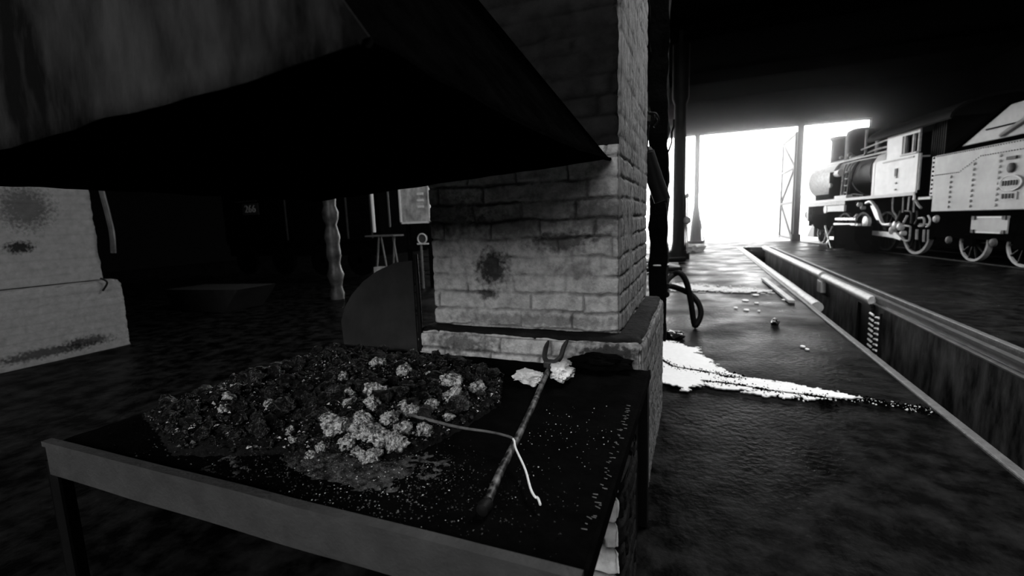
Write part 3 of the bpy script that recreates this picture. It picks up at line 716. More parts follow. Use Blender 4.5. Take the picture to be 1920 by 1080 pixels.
# long fork-headed bar
e = empty('fire_fork', (-.5, 1.4, .73), 0, 'long rusty iron fire fork lying across the hearth, prongs against the ledge', 'fire fork')
O = Vector((-.5, 1.4, .73))
MB().tube([Vector(p_) - O for p_ in smooth_path([(-.60, 1.93, .765), (-.57, 1.72, .76), (-.535, 1.5, .755), (-.497, 1.23, .75), (-.475, 1.05, .745), (-.455, .93, .742)], 8)], .0108, 12).build('shaft', 'bar_steel', e, smooth=True)
MB().lathe([(.006, -.02), (.015, -.016), (.018, 0), (.015, .012), (.011, .02)], Vector((-.452, .905, .742)) - O, 14, 'Y').build('knob', 'dark_iron', e, smooth=True)
for q in ([(-.60, 1.93, .765), (-.645, 1.98, .775), (-.66, 2.04, .80), (-.655, 2.075, .835)], [(-.60, 1.93, .765), (-.575, 1.99, .78), (-.575, 2.05, .81), (-.56, 2.08, .845)]):
    MB().tube([Vector(p_) - O for p_ in smooth_path(q)], [.012] * 14 + [.011, .010, .008, .006, .003], 8).build('prong', 'dark_steel', e, smooth=True)
MB().box(Vector((-.60, 1.93, .768)) - O, (.06, .05, .03)).build('collar', 'dark_steel', e, bevel=.006)
# bent wire
wpts = [(-.995, 1.275, .765), (-.95, 1.262, .772), (-.82, 1.235, .772), (-.69, 1.22, .768), (-.58, 1.215, .77), (-.53, 1.205, .772), (-.492, 1.19, .772), (-.468, 1.15, .765), (-.415, 1.08, .750), (-.375, 1.01, .742), (-.356, .987, .738), (-.348, .985, .737), (-.334, .962, .737)]
P_ = smooth_path(wpts, 8); nb_ = 8 * 6
pk = empty('poker', (-.6, 1.15, .73), 0, 'thin bent poker rod crossing over the fire fork, bright end toward the table edge', 'poker')
PO = Vector((-.6, 1.15, .73))
rr = [.0072 - .0036 * min(1, i / (nb_ * .7)) for i in range(nb_ + 1)]
o = MB(); o.tube([q - PO for q in P_[:nb_ + 1]], rr, 10); o = o.build('dull_shaft', mat('dull_poker_steel', .09, .5, amt=.6, scale=30, spec=.3), pk, smooth=True)
o = MB(); o.tube([q - PO for q in P_[nb_:]], [.0030] * (len(P_) - nb_), 10); o = o.build('bright_end', mat('polished_poker_end', .95, .35, metal=.2, amt=.05, spec=.6), pk, smooth=True); o['label'] = 'bright bare end'  # same rod, coloured as lit here and as shadowed along the shaft
# white scrap
def blob(name, c, s, seed, m, label, cat, amp=.6, sub=4):
    bm = bmesh.new(); bmesh.ops.create_icosphere(bm, subdivisions=sub, radius=1); o_ = Vector((seed * 3.3, 1.7 * seed, 0))
    for v in bm.verts:
        k = 1 + amp * mnoise.noise(v.co * 1.5 + o_) + amp * .6 * abs(mnoise.noise(v.co * 3.7 + o_))
        v.co = Vector((v.co.x * k * s[0], v.co.y * k * s[1], v.co.z * k * s[2]))
    me = bpy.data.meshes.new(name); bm.to_mesh(me); bm.free(); me.materials.append(M[m])
    o = bpy.data.objects.new(name, me); C.objects.link(o); o.location = c; return tag(o, label, cat)
blob('rag', (-.66, 1.80, .745), (.060, .045, .022), 3, 'white_scrap', 'crumpled white scrap lying left of the fire fork head', 'rag', .8)
blob('clinker_lump', (-.53, 1.86, .755), (.040, .045, .035), 5, 'ash_lump', 'lone pale clinker lying right of the fire fork head', 'clinker', .7)
blob('coal_lump', (-.40, 2.05, .755), (.13, .045, .035), 8, 'hearth_plate', 'long black slag block against the ledge right of the fork', 'slag', .5)
# curved steel plate behind the heap
pp = [(-1.955, .0), (-1.962, .14), (-1.93, .22), (-1.87, .30), (-1.78, .38), (-1.68, .44), (-1.55, .49), (-1.44, .50), (-1.44, .50), (-1.44, .0)]
cp = MB(); cp.prism([(a, b) for a, b in pp if 1][:8] + [(-1.44, 0)], 2.135, 2.143)
o = recentre(cp.build('shield_plate', mat('dull_plate', .014, .6, amt=.6, scale=5, spec=.3))); o.location.z = .715
tag(o, 'dull dark steel plate with a rounded corner standing behind the coal heap', 'steel plate')
m = MB(); m.tube([(-1.405, 2.12, .72), (-1.40, 2.12, .95), (-1.41, 2.13, 1.25)], .012, 8)
tag(recentre(m.build('upright_bar', 'dark_iron', smooth=True)), 'black upright bar against the left edge of the whitewashed pillar', 'bar')

# ================================================================== hanging tank on the pillar's far edge
e = empty('hanging_tank', (-.27, 3.55, 1.5), 0, 'dark cylindrical can hung by a hook on the far edge of the brick pillar', 'can')
MB().tube([(-.075, 0, .37), (-.02, 0, .16), (.03, 0, .02)], [.045, .058, .058], 18).build('body', 'dark_iron', e, smooth=True)
MB().tube([(-.085, 0, .40), (-.075, 0, .355)], [.03, .05], 16).build('cap', 'dark_iron', e, smooth=True)
MB().tube([(-.085, 0, .38), (-.075, 0, .58)], .012, 8).build('bar', 'dark_iron', e)
MB().ring((-.07, 0, .60), .035, .012, 20, 8).build('ring', 'dark_iron', e)
MB().tube(smooth_path([(-.07, -.02, .63), (-.02, -.03, .62), (0, -.03, .57), (-.03, -.03, .53)]), .009, 6).build('hook', 'dark_iron', e)
MB().tube([(-.07, 0, .63), (-.08, -.16, .64)], .011, 8).build('wall_hook', 'dark_iron', e)
MB().tube([(.05, -.03, .02), (.07, -.03, .015)], .02, 8).build('spout', 'dark_iron', e)

# ================================================================== white blotch on the floor
BLOTCH = [(-0.667, 4.979), (-0.367, 5.403), (-0.24, 5.386), (-0.106, 5.235), (0.028, 5.16), (0.028, 4.954), (0.135, 4.792), (0.189, 4.546), (0.262, 4.486), (0.256, 4.376), (0.483, 4.28), (0.803, 4.205), (1.017, 4.11), (1.14, 4.03), (0.92, 3.92), (0.671, 3.88), (0.507, 3.907), (0.15, 3.984), (-0.013, 3.962), (-0.073, 3.868), (-0.178, 3.927), (-0.269, 4.009), (-0.531, 3.961)]
CR = [[(-0.529, 4.746), (-0.303, 4.636), (-0.194, 4.44), (-0.049, 4.399), (0.16, 4.334), (0.267, 4.262), (0.38, 4.265)], [(0.07, 4.107), (0.314, 4.083), (0.538, 4.011), (0.754, 3.992), (0.95, 3.957)]]
CR3 = [(0.85, 4.12), (1.008, 4.10), (1.106, 4.029), (1.233, 4.012), (1.402, 3.95), (1.532, 3.911)]
def ldist(x, y, line):
    b = 9
    for i in range(len(line) - 1):
        a = Vector(line[i]); c = Vector(line[i + 1]); t = max(0, min(1, (Vector((x, y)) - a).dot(c - a) / (c - a).length_squared))
        b = min(b, (Vector((x, y)) - a.lerp(c, t)).length)
    return b
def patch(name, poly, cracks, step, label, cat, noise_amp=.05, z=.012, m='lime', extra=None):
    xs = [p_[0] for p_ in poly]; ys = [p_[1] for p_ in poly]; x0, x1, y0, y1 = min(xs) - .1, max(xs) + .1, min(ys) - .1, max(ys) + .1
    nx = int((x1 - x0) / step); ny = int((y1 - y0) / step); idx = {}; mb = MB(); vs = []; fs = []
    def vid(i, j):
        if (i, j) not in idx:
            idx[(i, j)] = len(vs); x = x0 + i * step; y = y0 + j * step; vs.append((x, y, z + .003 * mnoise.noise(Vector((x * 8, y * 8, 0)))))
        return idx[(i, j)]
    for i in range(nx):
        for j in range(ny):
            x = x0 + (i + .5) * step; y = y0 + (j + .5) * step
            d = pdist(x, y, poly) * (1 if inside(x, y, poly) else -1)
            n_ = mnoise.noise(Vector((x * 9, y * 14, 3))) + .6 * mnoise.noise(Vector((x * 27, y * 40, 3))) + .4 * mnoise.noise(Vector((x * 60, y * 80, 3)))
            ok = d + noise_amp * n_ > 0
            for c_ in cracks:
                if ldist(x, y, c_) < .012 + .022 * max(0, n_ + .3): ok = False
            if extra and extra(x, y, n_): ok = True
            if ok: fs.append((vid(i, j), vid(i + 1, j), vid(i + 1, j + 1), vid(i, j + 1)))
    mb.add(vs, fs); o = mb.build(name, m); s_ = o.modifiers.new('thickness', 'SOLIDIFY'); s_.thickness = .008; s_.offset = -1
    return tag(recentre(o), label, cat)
patch('lime_spill', BLOTCH, CR, .009, 'large white powder spill trailing across the dark floor from behind the pillar', 'spill', .075)  # flat white area with a ragged edge and dark gaps
cr = MB(); Rn = random.Random(8)
for i in range(800):
    c_ = CR[0] if Rn.random() < .6 else CR[1]; k = Rn.random() * (len(c_) - 1); a = int(k); fr_ = k - a
    x = c_[a][0] + (c_[a + 1][0] - c_[a][0]) * fr_ + Rn.gauss(0, .03); y = c_[a][1] + (c_[a + 1][1] - c_[a][1]) * fr_ + Rn.gauss(0, .05); r_ = Rn.uniform(.006, .020)
    a_ = Rn.uniform(0, 6); vs = [(x + r_ * math.cos(a_ + q), y + r_ * math.sin(a_ + q), .010) for q in (0, 2, 4)] + [(x, y, .014 + r_ * .8)]
    cr.add(vs, [(0, 1, 3), (1, 2, 3), (2, 0, 3), (0, 2, 1)])
tag(recentre(cr.build('dark_crumbs', 'hearth_plate')), 'black crumbs lying along the cracks in the white spill', 'crumbs', kind='stuff')
# dark cracked line carrying on to the pit
cr = MB(); Rn = random.Random(3)
for i in range(700):
    t = Rn.random() ** .8; k = t * (len(CR3) - 1); a = int(min(k, len(CR3) - 2)); fr_ = k - a
    x = CR3[a][0] + (CR3[a + 1][0] - CR3[a][0]) * fr_ + Rn.gauss(0, .02); y = CR3[a][1] + (CR3[a + 1][1] - CR3[a][1]) * fr_ + Rn.gauss(0, .02 + .02 * t); r_ = Rn.uniform(.004, .014)
    a_ = Rn.uniform(0, 6); vs = [(x + r_ * math.cos(a_ + q), y + r_ * math.sin(a_ + q), .002) for q in (0, 2, 4)] + [(x, y, .004 + r_ * .8)]
    cr.add(vs, [(0, 1, 3), (1, 2, 3), (2, 0, 3), (0, 2, 1)])
tag(recentre(cr.build('crumbled_dirt', 'hearth_plate')), 'thin line of black crumbs leading from the white spill to the pit', 'dirt', kind='stuff')
cr = MB()
for i in range(170):
    k = Rn.random() * (len(CR3) - 1); a = int(min(k, len(CR3) - 2)); fr_ = k - a
    x = CR3[a][0] + (CR3[a + 1][0] - CR3[a][0]) * fr_ + Rn.gauss(0, .03); y = CR3[a][1] + (CR3[a + 1][1] - CR3[a][1]) * fr_ + .01 + Rn.gauss(0, .035); r_ = Rn.uniform(.004, .012)
    a_ = Rn.uniform(0, 6); vs = [(x + r_ * math.cos(a_ + q), y + r_ * math.sin(a_ + q), .002) for q in (0, 2, 4)] + [(x, y, .003 + r_ * .7)]
    cr.add(vs, [(0, 1, 3), (1, 2, 3), (2, 0, 3), (0, 2, 1)])
tag(recentre(cr.build('lime_crumbs', 'lime')), 'sparse white crumbs along the black line near the pit edge', 'crumbs', kind='stuff')
PATCH2 = [(-0.568, 10.3), (-0.183, 10.2), (0.322, 9.85), (0.877, 9.7), (1.2, 9.5), (1.17, 9.35), (0.729, 9.25), (0.212, 9.4), (-0.157, 9.3), (-0.495, 9.4)]
patch('lime_spill', PATCH2, [], .025, 'faint white streak of powder across the floor beyond the hose', 'spill', .34)  # white streak painted in for wet shine on the floor
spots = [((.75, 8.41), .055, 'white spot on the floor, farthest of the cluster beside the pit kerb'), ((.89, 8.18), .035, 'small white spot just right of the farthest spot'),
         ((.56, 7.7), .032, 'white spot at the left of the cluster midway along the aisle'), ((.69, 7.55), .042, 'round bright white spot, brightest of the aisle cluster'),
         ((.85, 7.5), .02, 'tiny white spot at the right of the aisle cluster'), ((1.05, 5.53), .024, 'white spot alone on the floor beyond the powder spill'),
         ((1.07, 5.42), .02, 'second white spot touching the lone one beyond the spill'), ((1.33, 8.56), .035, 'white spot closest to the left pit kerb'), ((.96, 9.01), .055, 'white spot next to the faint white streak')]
for (c_, r_, lab) in spots:  # raised white discs on the floor
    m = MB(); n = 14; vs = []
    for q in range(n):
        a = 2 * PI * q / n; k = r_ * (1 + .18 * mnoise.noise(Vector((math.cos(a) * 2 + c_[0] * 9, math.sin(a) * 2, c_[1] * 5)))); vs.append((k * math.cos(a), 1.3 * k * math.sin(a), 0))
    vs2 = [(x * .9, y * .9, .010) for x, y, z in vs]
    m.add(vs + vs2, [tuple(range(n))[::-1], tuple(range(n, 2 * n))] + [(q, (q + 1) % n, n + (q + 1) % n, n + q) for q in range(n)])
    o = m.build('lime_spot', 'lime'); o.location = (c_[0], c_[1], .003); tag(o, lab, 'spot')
# dark bits on the floor
blob('coal_lump', (.94, 6.61, .03), (.045, .06, .04), 12, 'coal', 'black lump lying alone on the floor between the aisle spots', 'coal', .6, 3)
blob('coal_lump', (-.23, 5.60, .04), (.10, .07, .05), 14, 'coal', 'black lump on the floor at the foot of the timber post', 'coal', .6, 3)
blob('rubble_heap', (-.25, 20.3, .06), (.45, .6, .22), 15, 'lime', 'pale rubble heap on the floor beyond the iron column', 'rubble', .7, 3)
blob('coal_lump', (.03, 20.8, .08), (.16, .3, .10), 16, 'coal', 'small dark lump right of the pale rubble heap', 'coal', .7, 3)

# ================================================================== LOCOMOTIVE AND TENDER (own axes: x along the track toward the doors, y toward the forge)
TH = math.atan2(.986, -.165)
BASE = (6.58, 13.73, 0)
def lbox(a, b): return MB().b2(a, b)
LO = empty('steam_locomotive', BASE, TH, 'black steam locomotive with pale cab standing by the far right doorway', 'locomotive')
TE = empty('locomotive_tender', BASE, TH, 'riveted grey tender coupled behind the steam locomotive at the right edge', 'tender')
# --- rails under them
rl = []
for yy, lab in ((-.12, 'near rail under the locomotive and tender'), (-1.6, 'far rail under the locomotive and tender')):
    m = rail_mb(0, 0, 0, 0); m = MB(); m.b2((-18, yy - .035, -.0), (24 if 0 else 13, yy + .035, .03)); o = m.build('rail', 'dark_iron'); o.location = BASE; o.rotation_euler = (0, 0, TH); tag(o, lab, 'rail')
# --- tender body
body = MB(); body.b2((-4.5, -2.8, 1.30), (2.98, 0, 2.84)); body.build('body', 'tender_grey', TE, bevel=.02)
MB().b2((-4.5, -2.8, 2.84), (2.98, -.25, 2.98)).build('shoulder', 'frame_black', TE)
bk = MB(); bk.prism([(2.45, 2.98), (.95, 3.72), (-4.5, 3.80), (-4.5, 2.98)], -2.5, -.25); bk.build('coal_bunker', 'tender_grey', TE, bevel=.02)
MB().prism([(2.7, 2.9), (1.05, 3.70), (1.0, 3.80), (2.9, 2.98)], -2.55, -.2).build('bunker_edge', 'frame_black', TE)
bs = MB()
bs.b2((-4.5, -.25, 3.25), (1.6, -.22, 3.28)); bs.b2((.45, -.25, 3.28), (.50, -.215, 3.75)); bs.b2((-.2, -.25, 3.42), (.5, -.215, 3.46)); bs.b2((.0, -.25, 3.28), (.04, -.215, 3.46))
bs.build('bunker_seams', 'frame_black', TE)
bd = MB(); bd.tube([(1.1, -.22, 3.05), (.1, -.2, 3.42)], .05, 8); bd.build('bunker_stay', 'tender_grey', TE, smooth=True)
MB().b2((-4.6, -2.6, 1.12), (3.1, -.05, 1.30)).build('underframe', 'frame_black', TE)
MB().b2((-4.6, -.09, .60), (3.0, -.04, 1.12)).build('frame', 'frame_black', TE)
MB().b2((-4.6, -2.3, .75), (3.0, -.5, 1.12)).build('inner_frame', 'frame_black', TE)
# rivets
rv = MB()
def rivet(x, z, y=0.004, r_=.02):
    rv.lathe([(r_, 0), (r_ * .8, .012), (r_ * .3, .018)], (x, y, z), 6, 'Y')
for (a, b) in (((2.93, 2.30), (2.01, 2.30)), ((2.01, 2.30), (1.31, 2.62)), ((1.31, 2.62), (-4.0, 2.62)), ((2.9, 2.80), (-4.0, 2.80))):
    L_ = math.hypot(b[0] - a[0], b[1] - a[1]); n = int(L_ / .075)
    for i in range(n): rivet(a[0] + (b[0] - a[0]) * i / n, a[1] + (b[1] - a[1]) * i / n, r_=.012)
rv.build('rivets', 'frame_black', TE)['kind'] = 'stuff'
for xs, z0, z1, n in ((2.28, 1.42, 2.2, 7), (1.50, 1.42, 2.45, 9), (.70, 1.42, 2.55, 10), (-.35, 1.42, 2.55, 10), (-1.3, 1.42, 2.55, 10)):
    pr = MB()
    for k in range(n):
        z = z0 + (z1 - z0) * k / (n - 1); pr.lathe([(.034, -.01), (.034, .015), (.02, .03)], (xs, 0, z), 8, 'Y')
    pr.build('stay_bolts', 'pipe_grey', TE)['kind'] = 'stuff'
# emblem: small crest, oval plate and number block cast on the side
MB().lathe([(.11, 0), (.11, .03), (.08, .045)], (.36, .0, 2.24), 20, 'Y').build('crest', 'dark_steel', TE, smooth=True)
MB().box((.36, .02, 2.46), (.26, .04, .07)).build('crest_bar', 'dark_steel', TE)
ov = MB(); n = 28; ov.prism([(.32 + .30 * math.cos(2 * PI * k / n), 1.90 + .17 * math.sin(2 * PI * k / n)) for k in range(n)], 0, .03); ovo = ov.build('oval_plate', 'tender_grey', TE)
ol = MB(); ol.ring((.32, .03, 1.9), .17, .012, 30, 6, 'Y')
ol.v = [((x - .32) * 1.75 + .32, y, z) for x, y, z in ol.v]; ol.build('rim', 'running_white', ovo, smooth=True)
for k in range(6):
    MB().b2((.50 - k * .075, .03, 1.85), (.53 - k * .075, .05, 1.96)).build('letter', 'dark_steel', ovo)
nb = MB().b2((.12, 0, 1.53), (.54, .02, 1.70)).build('number_plate', 'tender_grey', TE)
for k in range(4):
    MB().b2((.48 - k * .09, .02, 1.56), (.515 - k * .09, .04, 1.67)).build('digit', 'dark_steel', nb)
# front strip of the tender with vertical rivets
MB().b2((3.0, -.35, 1.75), (3.14, -.02, 2.82)).build('front_post', 'running_white', TE)
fr_ = MB()
for k in range(9): fr_.lathe([(.03, 0), (.02, .02)], (3.07, -.02, 1.82 + k * .12), 8, 'Y')
fr_.build('post_rivets', 'frame_black', TE)
MB().b2((3.05, -.5, 1.66), (3.6, 0, 1.73)).build('foot_plate', 'running_white', TE)
# tool box below
tb = MB().b2((.32, -.5, .76), (1.46, -.02, 1.17)).build('tool_box', 'tender_grey', TE, bevel=.015)
for x in (.42, 1.36):
    MB().b2((x - .05, -.02, 1.08), (x + .05, .01, 1.17)).build('hinge', 'dark_steel', tb); MB().b2((x - .04, -.02, .76), (x + .04, .01, .84)).build('catch', 'dark_steel', tb)
MB().b2((.5, -.02, 1.12), (1.25, .0, 1.16)).build('edge_strip', 'running_white', tb); MB().b2((.5, -.02, .76), (1.25, .0, .80)).build('edge_strip', 'running_white', tb)
def wheel(parent, x, r_, y=-.25, spokes=10, w_=.12, tyre='tyre_white'):
    e_ = MB(); e_.cyl((x, y - w_, r_ + .03), (x, y - w_ * .4, r_ + .03), r_ * .88, 32)
    wo = e_.build('wheel', 'frame_black', parent, smooth=True)
    t_ = MB(); t_.lathe([(r_ * .86, -w_), (r_, -w_), (r_, 0), (r_ * .985, .01), (r_ * .87, .01), (r_ * .86, 0)], (x, y, r_ + .03), 40, 'Y')
    # lathe closes ends: hollow tyre built as ring instead
    t2 = MB(); n = 44; vs = []
    for k in range(n):
        a = 2 * PI * k / n
        for rr_, yy in ((r_, -w_), (r_, 0), (r_ * .88, 0), (r_ * .88, -w_)): vs.append((x + rr_ * math.cos(a), y + yy, r_ + .03 + rr_ * math.sin(a)))
    t2.add(vs, [(k * 4 + q, k * 4 + (q + 1) % 4, ((k + 1) % n) * 4 + (q + 1) % 4, ((k + 1) % n) * 4 + q) for k in range(n) for q in range(4)])
    t2.build('tyre', tyre, wo, smooth=True)
    h = MB(); h.cyl((x, y - w_, r_ + .03), (x, y + .05, r_ + .03), r_ * .2, 16)
    for k in range(spokes):
        a = 2 * PI * k / spokes; h.tube([(x, y - .03, r_ + .03), (x + r_ * .9 * math.cos(a), y - .03, r_ + .03 + r_ * .9 * math.sin(a))], .028, 6)
    h.build('spokes', 'dark_iron', wo, smooth=True)
    return wo
for x in (0.0, 1.5, -1.6, -3.1):
    wheel(TE, x, .48, y=-.14)
    ab = MB(); ab.b2((x - .16, -.1, .42), (x + .16, -.02, .72)); ab.build('axle_box', 'frame_black', TE, bevel=.02)
    MB().lathe([(.10, .0), (.09, .05), (.03, .08)], (x + .62, .0, .55), 14, 'Y').build('hub_cap', 'dull_grey', TE, smooth=True)
MB().tube([(3.6, -.1, .95), (1.6, -.1, .93)], .022, 8).build('brake_rod', 'pipe_grey', TE, smooth=True)
MB().lathe([(.01, 0), (.09, .02), (.11, .08), (.08, .13), (.01, .15)], (2.75, -.1, 1.1), 14, 'Y').build('valve_cap', 'pipe_grey', TE, smooth=True)
# --- locomotive: frames, running board
MB().b2((3.4, -2.3, .75), (12.6, -.45, 1.78)).build('frames', 'frame_black', LO)
MB().b2((3.75, -2.8, 1.80), (11.6, 0, 1.87)).build('running_board', 'frame_black', LO)
e1 = MB(); e1.b2((3.75, -.02, 1.80), (11.6, .02, 1.90)); e1.b2((3.75, -.02, 1.66), (3.83, .02, 1.9)); e1.build('running_board_edge', 'running_white', LO, bevel=.006)
MB().b2((8.05, -.03, 1.66), (11.5, -.0, 1.80)).build('board_valance', 'pipe_grey', LO)
MB().b2((8.1, -.5, 1.90), (9.1, -.05, 2.02)).build('step_box', 'running_white', LO, bevel=.01)
# boiler, smokebox
BC = (-1.4, 2.82)
MB().lathe([(.82, 6.2), (.82, 12.4)], (0, BC[0], BC[1]), 48, 'X').build('boiler', 'boiler_black', LO, smooth=True)
sb_ = MB().lathe([(.87, 10.6), (.87, 13.1), (.80, 13.15), (.30, 13.25)], (0, BC[0], BC[1]), 48, 'X').build('smokebox', 'smoke_grey' if 'smoke_grey' in M else 'pipe_grey', LO, smooth=True)
MB().b2((10.7, -2.0, 1.4), (12.9, -.8, 2.4)).build('saddle', 'frame_black', LO)
for k, x in enumerate((7.6, 9.0, 10.5)):
    MB().ring((x, BC[0], BC[1]), .83, .018, 40, 6, 'X').build('boiler_band', 'pipe_grey', LO, smooth=True)
MB().lathe([(.36, 3.5), (.30, 3.7), (.29, 4.6), (.36, 4.68), (.36, 4.78)], (12.25, BC[0], 0), 24).build('chimney', 'dark_steel', LO, smooth=True)
MB().lathe([(.56, 3.45), (.52, 3.7), (.52, 4.55), (.48, 4.72), (.30, 4.80), (.02, 4.82)], (10.3, BC[0], 0), 24).build('steam_dome', 'dark_steel', LO, smooth=True)
MB().lathe([(.40, 3.4), (.36, 3.6), (.36, 4.1), (.2, 4.22), (.02, 4.25)], (8.3, BC[0], 0), 24).build('sand_dome', 'dark_steel', LO, smooth=True)
MB().tube([(9.4, -1.2, 3.55), (9.4, -1.2, 4.6)], .05, 8).build('standpipe', 'running_white', LO, smooth=True)
# ladder, headlamp style fittings at boiler side
ldr = MB()
for x in (8.95, 9.22): ldr.tube([(x, -.42, 1.9), (x, -.5, 3.1), (x, -.75, 3.5)], .022, 6)
for z in (2.15, 2.42, 2.69, 2.96): ldr.tube([(8.95, -.44, z), (9.22, -.44, z)], .02, 6)
ldr.build('ladder', 'pipe_grey', LO)
pm = MB().cyl((10.1, -.5, 2.0), (10.1, -.5, 3.05), .24, 20).build('air_pump', 'frame_black', LO, smooth=True)
MB().lathe([(.02, .27), (.09, .26), (.11, .2), (.1, .15)], (10.05, -.5, 2.5), 12, 'Y').build('gauge', 'pipe_grey', pm, smooth=True)
MB().cyl((10.35, -.45, 2.95), (9.55, -.45, 2.98), .14, 16).build('air_pump_head', 'running_white', LO, smooth=True)
for nm, pts, rr_, mm in (
    ('handrail', [(6.1, -.62, 3.42), (9.2, -.62, 3.44), (13.0, -.62, 3.46)], .035, 'running_white'),
    ('steam_pipe', [(6.0, -.9, 3.62), (8.0, -.95, 3.66), (8.8, -.85, 3.55), (9.6, -.8, 3.52)], .04, 'pipe_grey'),
    ('steam_pipe', [(5.6, -.8, 3.85), (7.4, -1.0, 3.92), (9.5, -1.1, 3.84)], .035, 'pipe_grey'),
    ('feed_pipe', [(6.1, -.52, 3.25), (7.6, -.5, 3.30), (8.9, -.5, 3.30), (9.3, -.45, 3.15), (9.35, -.4, 2.0)], .03, 'pipe_grey'),
    ('sand_pipe', [(8.3, -.75, 3.6), (8.6, -.5, 3.0), (8.7, -.4, 1.9)], .025, 'dark_iron'),
    ('injector_pipe', [(7.3, -.3, 1.95), (8.0, -.3, 2.02), (8.6, -.3, 1.98)], .05, 'dark_iron')):
    MB().tube(smooth_path(pts), rr_, 8).build(nm, mm, LO, smooth=True)
for x, z, r_ in ((9.6, 3.56, .12), (9.85, 3.7, .1), (9.4, 3.4, .09), (10.6, 3.68, .08)):
    MB().lathe([(.01, -r_), (r_ * .8, -r_ * .6), (r_, 0), (r_ * .8, r_ * .6), (.01, r_)], (x, -.85, z), 12).build('clack_valve', 'pipe_grey', LO, smooth=True)
# firebox side and cab
fbx = MB(); fbx.prism([(-.32, 1.87), (-.32, 3.05), (-.45, 3.3), (-.75, 3.5), (-2.05, 3.5), (-2.35, 3.3), (-2.48, 3.05), (-2.48, 1.87)], 5.5, 6.9, 'X'); fbx.build('firebox', 'cab_grey', LO, bevel=.02)

cm = MB()
cm.b2((3.78, -.06, 1.87), (6.1, -.01, 3.02))                       # lower side sheet
cm.b2((4.62, -.06, 3.02), (5.45, -.01, 3.78)); cm.b2((3.78, -.06, 3.62), (4.62, -.01, 3.78))
cm.b2((6.05, -2.79, 1.87), (6.1, -.01, 3.02)); cm.b2((5.40, -2.79, 3.02), (5.45, -.01, 3.78))
cm.b2((3.78, -2.79, 1.87), (6.1, -2.74, 3.78))
cab = cm.build('cab', 'cab_grey', LO)
MB().b2((3.80, -.03, 3.02), (4.62, .04, 3.08)).build('window_sill', 'running_white', cab, bevel=.01)
MB().b2((3.95, -.5, 2.92), (5.6, .015, 2.96)).build('side_rail', 'pipe_grey', cab)
for x in (4.52, 4.10, 3.84): MB().b2((x - .03, -.08, 3.06), (x + .03, -.02, 3.64)).build('window_post', 'pipe_grey', cab)
MB().b2((3.9, -2.7, 1.9), (6.0, -.6, 3.7)).build('cab_interior', 'frame_black', cab)
MB().b2((4.75, -.01, 2.44), (4.88, .01, 2.68)).build('works_plate', 'dark_steel', cab)
for z in (2.0, 2.2, 2.38): MB().b2((4.74, -.01, z), (4.82, .02, z + .05)).build('foothold', 'pipe_grey', cab)
rf = MB(); n = 16; pr = []
for k in range(n + 1):
    a = PI * k / n; pr.append((-1.4 + 1.55 * math.cos(a), 3.74 + .58 * math.sin(a)))
pr2 = [(-1.4 + 1.50 * math.cos(PI * k / n), 3.70 + .54 * math.sin(PI * k / n)) for k in range(n, -1, -1)]
rf.prism(pr + pr2, 2.3, 6.4, 'X'); rf.build('cab_roof', 'roof_black', LO, smooth=True)
hr = MB()
for x in (3.62,): hr.tube([(x, .0, 1.95), (x, .0, 3.0)], .025, 6)
hr.build('grab_rail', 'pipe_grey', LO)
# bellows between cab and tender
bl = MB()
for k in range(7): bl.b2((3.15 + k * .09, -2.5, 1.9), (3.20 + k * .09, -.30, 3.9)); bl.b2((3.12 + k * .09, -2.45, 1.95), (3.17 + k * .09, -.36, 3.85))
bl.build('gangway_curtain', 'roof_black', LO)
# front end: cylinder, buffer beam, front
MB().lathe([(.02, 9.55), (.42, 9.6), (.42, 11.0), (.3, 11.1)], (0, -.42, 1.02), 26, 'X').build('cylinder', 'frame_black', LO, smooth=True)
MB().b2((9.6, -.75, 1.1), (11.1, -.1, 1.75)).build('steam_chest', 'frame_black', LO, bevel=.03)
vb = MB(); vb.b2((8.12, -.1, 1.40), (9.7, -.02, 1.64)); vb.cyl((9.75, -.06, 1.5), (9.75, .0, 1.5), .16, 16); vb.build('link_bracket', 'running_white', LO, bevel=.01)
MB().b2((11.6, -2.75, 1.0), (11.8, -.05, 1.8)).build('buffer_beam', 'pipe_grey', LO)
for y in (-.4, -2.4):
    MB().lathe([(.1, 11.8), (.1, 12.25), (.24, 12.27), (.24, 12.33)], (0, y, 1.3), 20, 'X').build('buffer', 'pipe_grey', LO, smooth=True)
MB().prism([(11.8, .25), (12.6, .25), (12.2, .7), (11.8, 1.0)], -2.4, -.4).build('pilot_plough', 'pipe_grey', LO)
# crosshead guides and rods
MB().b2((7.3, -.14, 1.05), (8.95, -.06, 1.15)).build('slide_bar', 'rod', LO, bevel=.01)
MB().tube([(7.45, -.1, 1.12), (7.28, -.1, 1.26)], .05, 8).build('slide_bar_end', 'rod', LO)
MB().b2((7.3, -.14, .86), (9.05, -.06, .94)).build('slide_bar', 'rod', LO, bevel=.01)
rd = MB(); rd.prism([(6.45, .70), (4.55, .68), (4.2, .50), (4.28, .44), (4.62, .50), (6.45, .58)], -.08, .02); rd.build('coupling_rod', 'rod', LO, bevel=.01)
MB().tube(smooth_path([(6.46, .0, 1.66), (6.15, .02, 1.70), (5.93, .02, 1.60), (5.62, .02, 1.36), (5.40, .02, 1.05), (5.22, .02, .93), (4.85, .02, .93)]), .052, 10).build('eccentric_rod', 'rod', LO, smooth=True)
MB().prism([(6.32, 1.57), (5.98, 1.57), (5.70, 1.25), (5.66, 1.06), (5.85, 1.06), (6.0, 1.2)], -.12, -.05).build('expansion_link', 'rod', LO, bevel=.01)
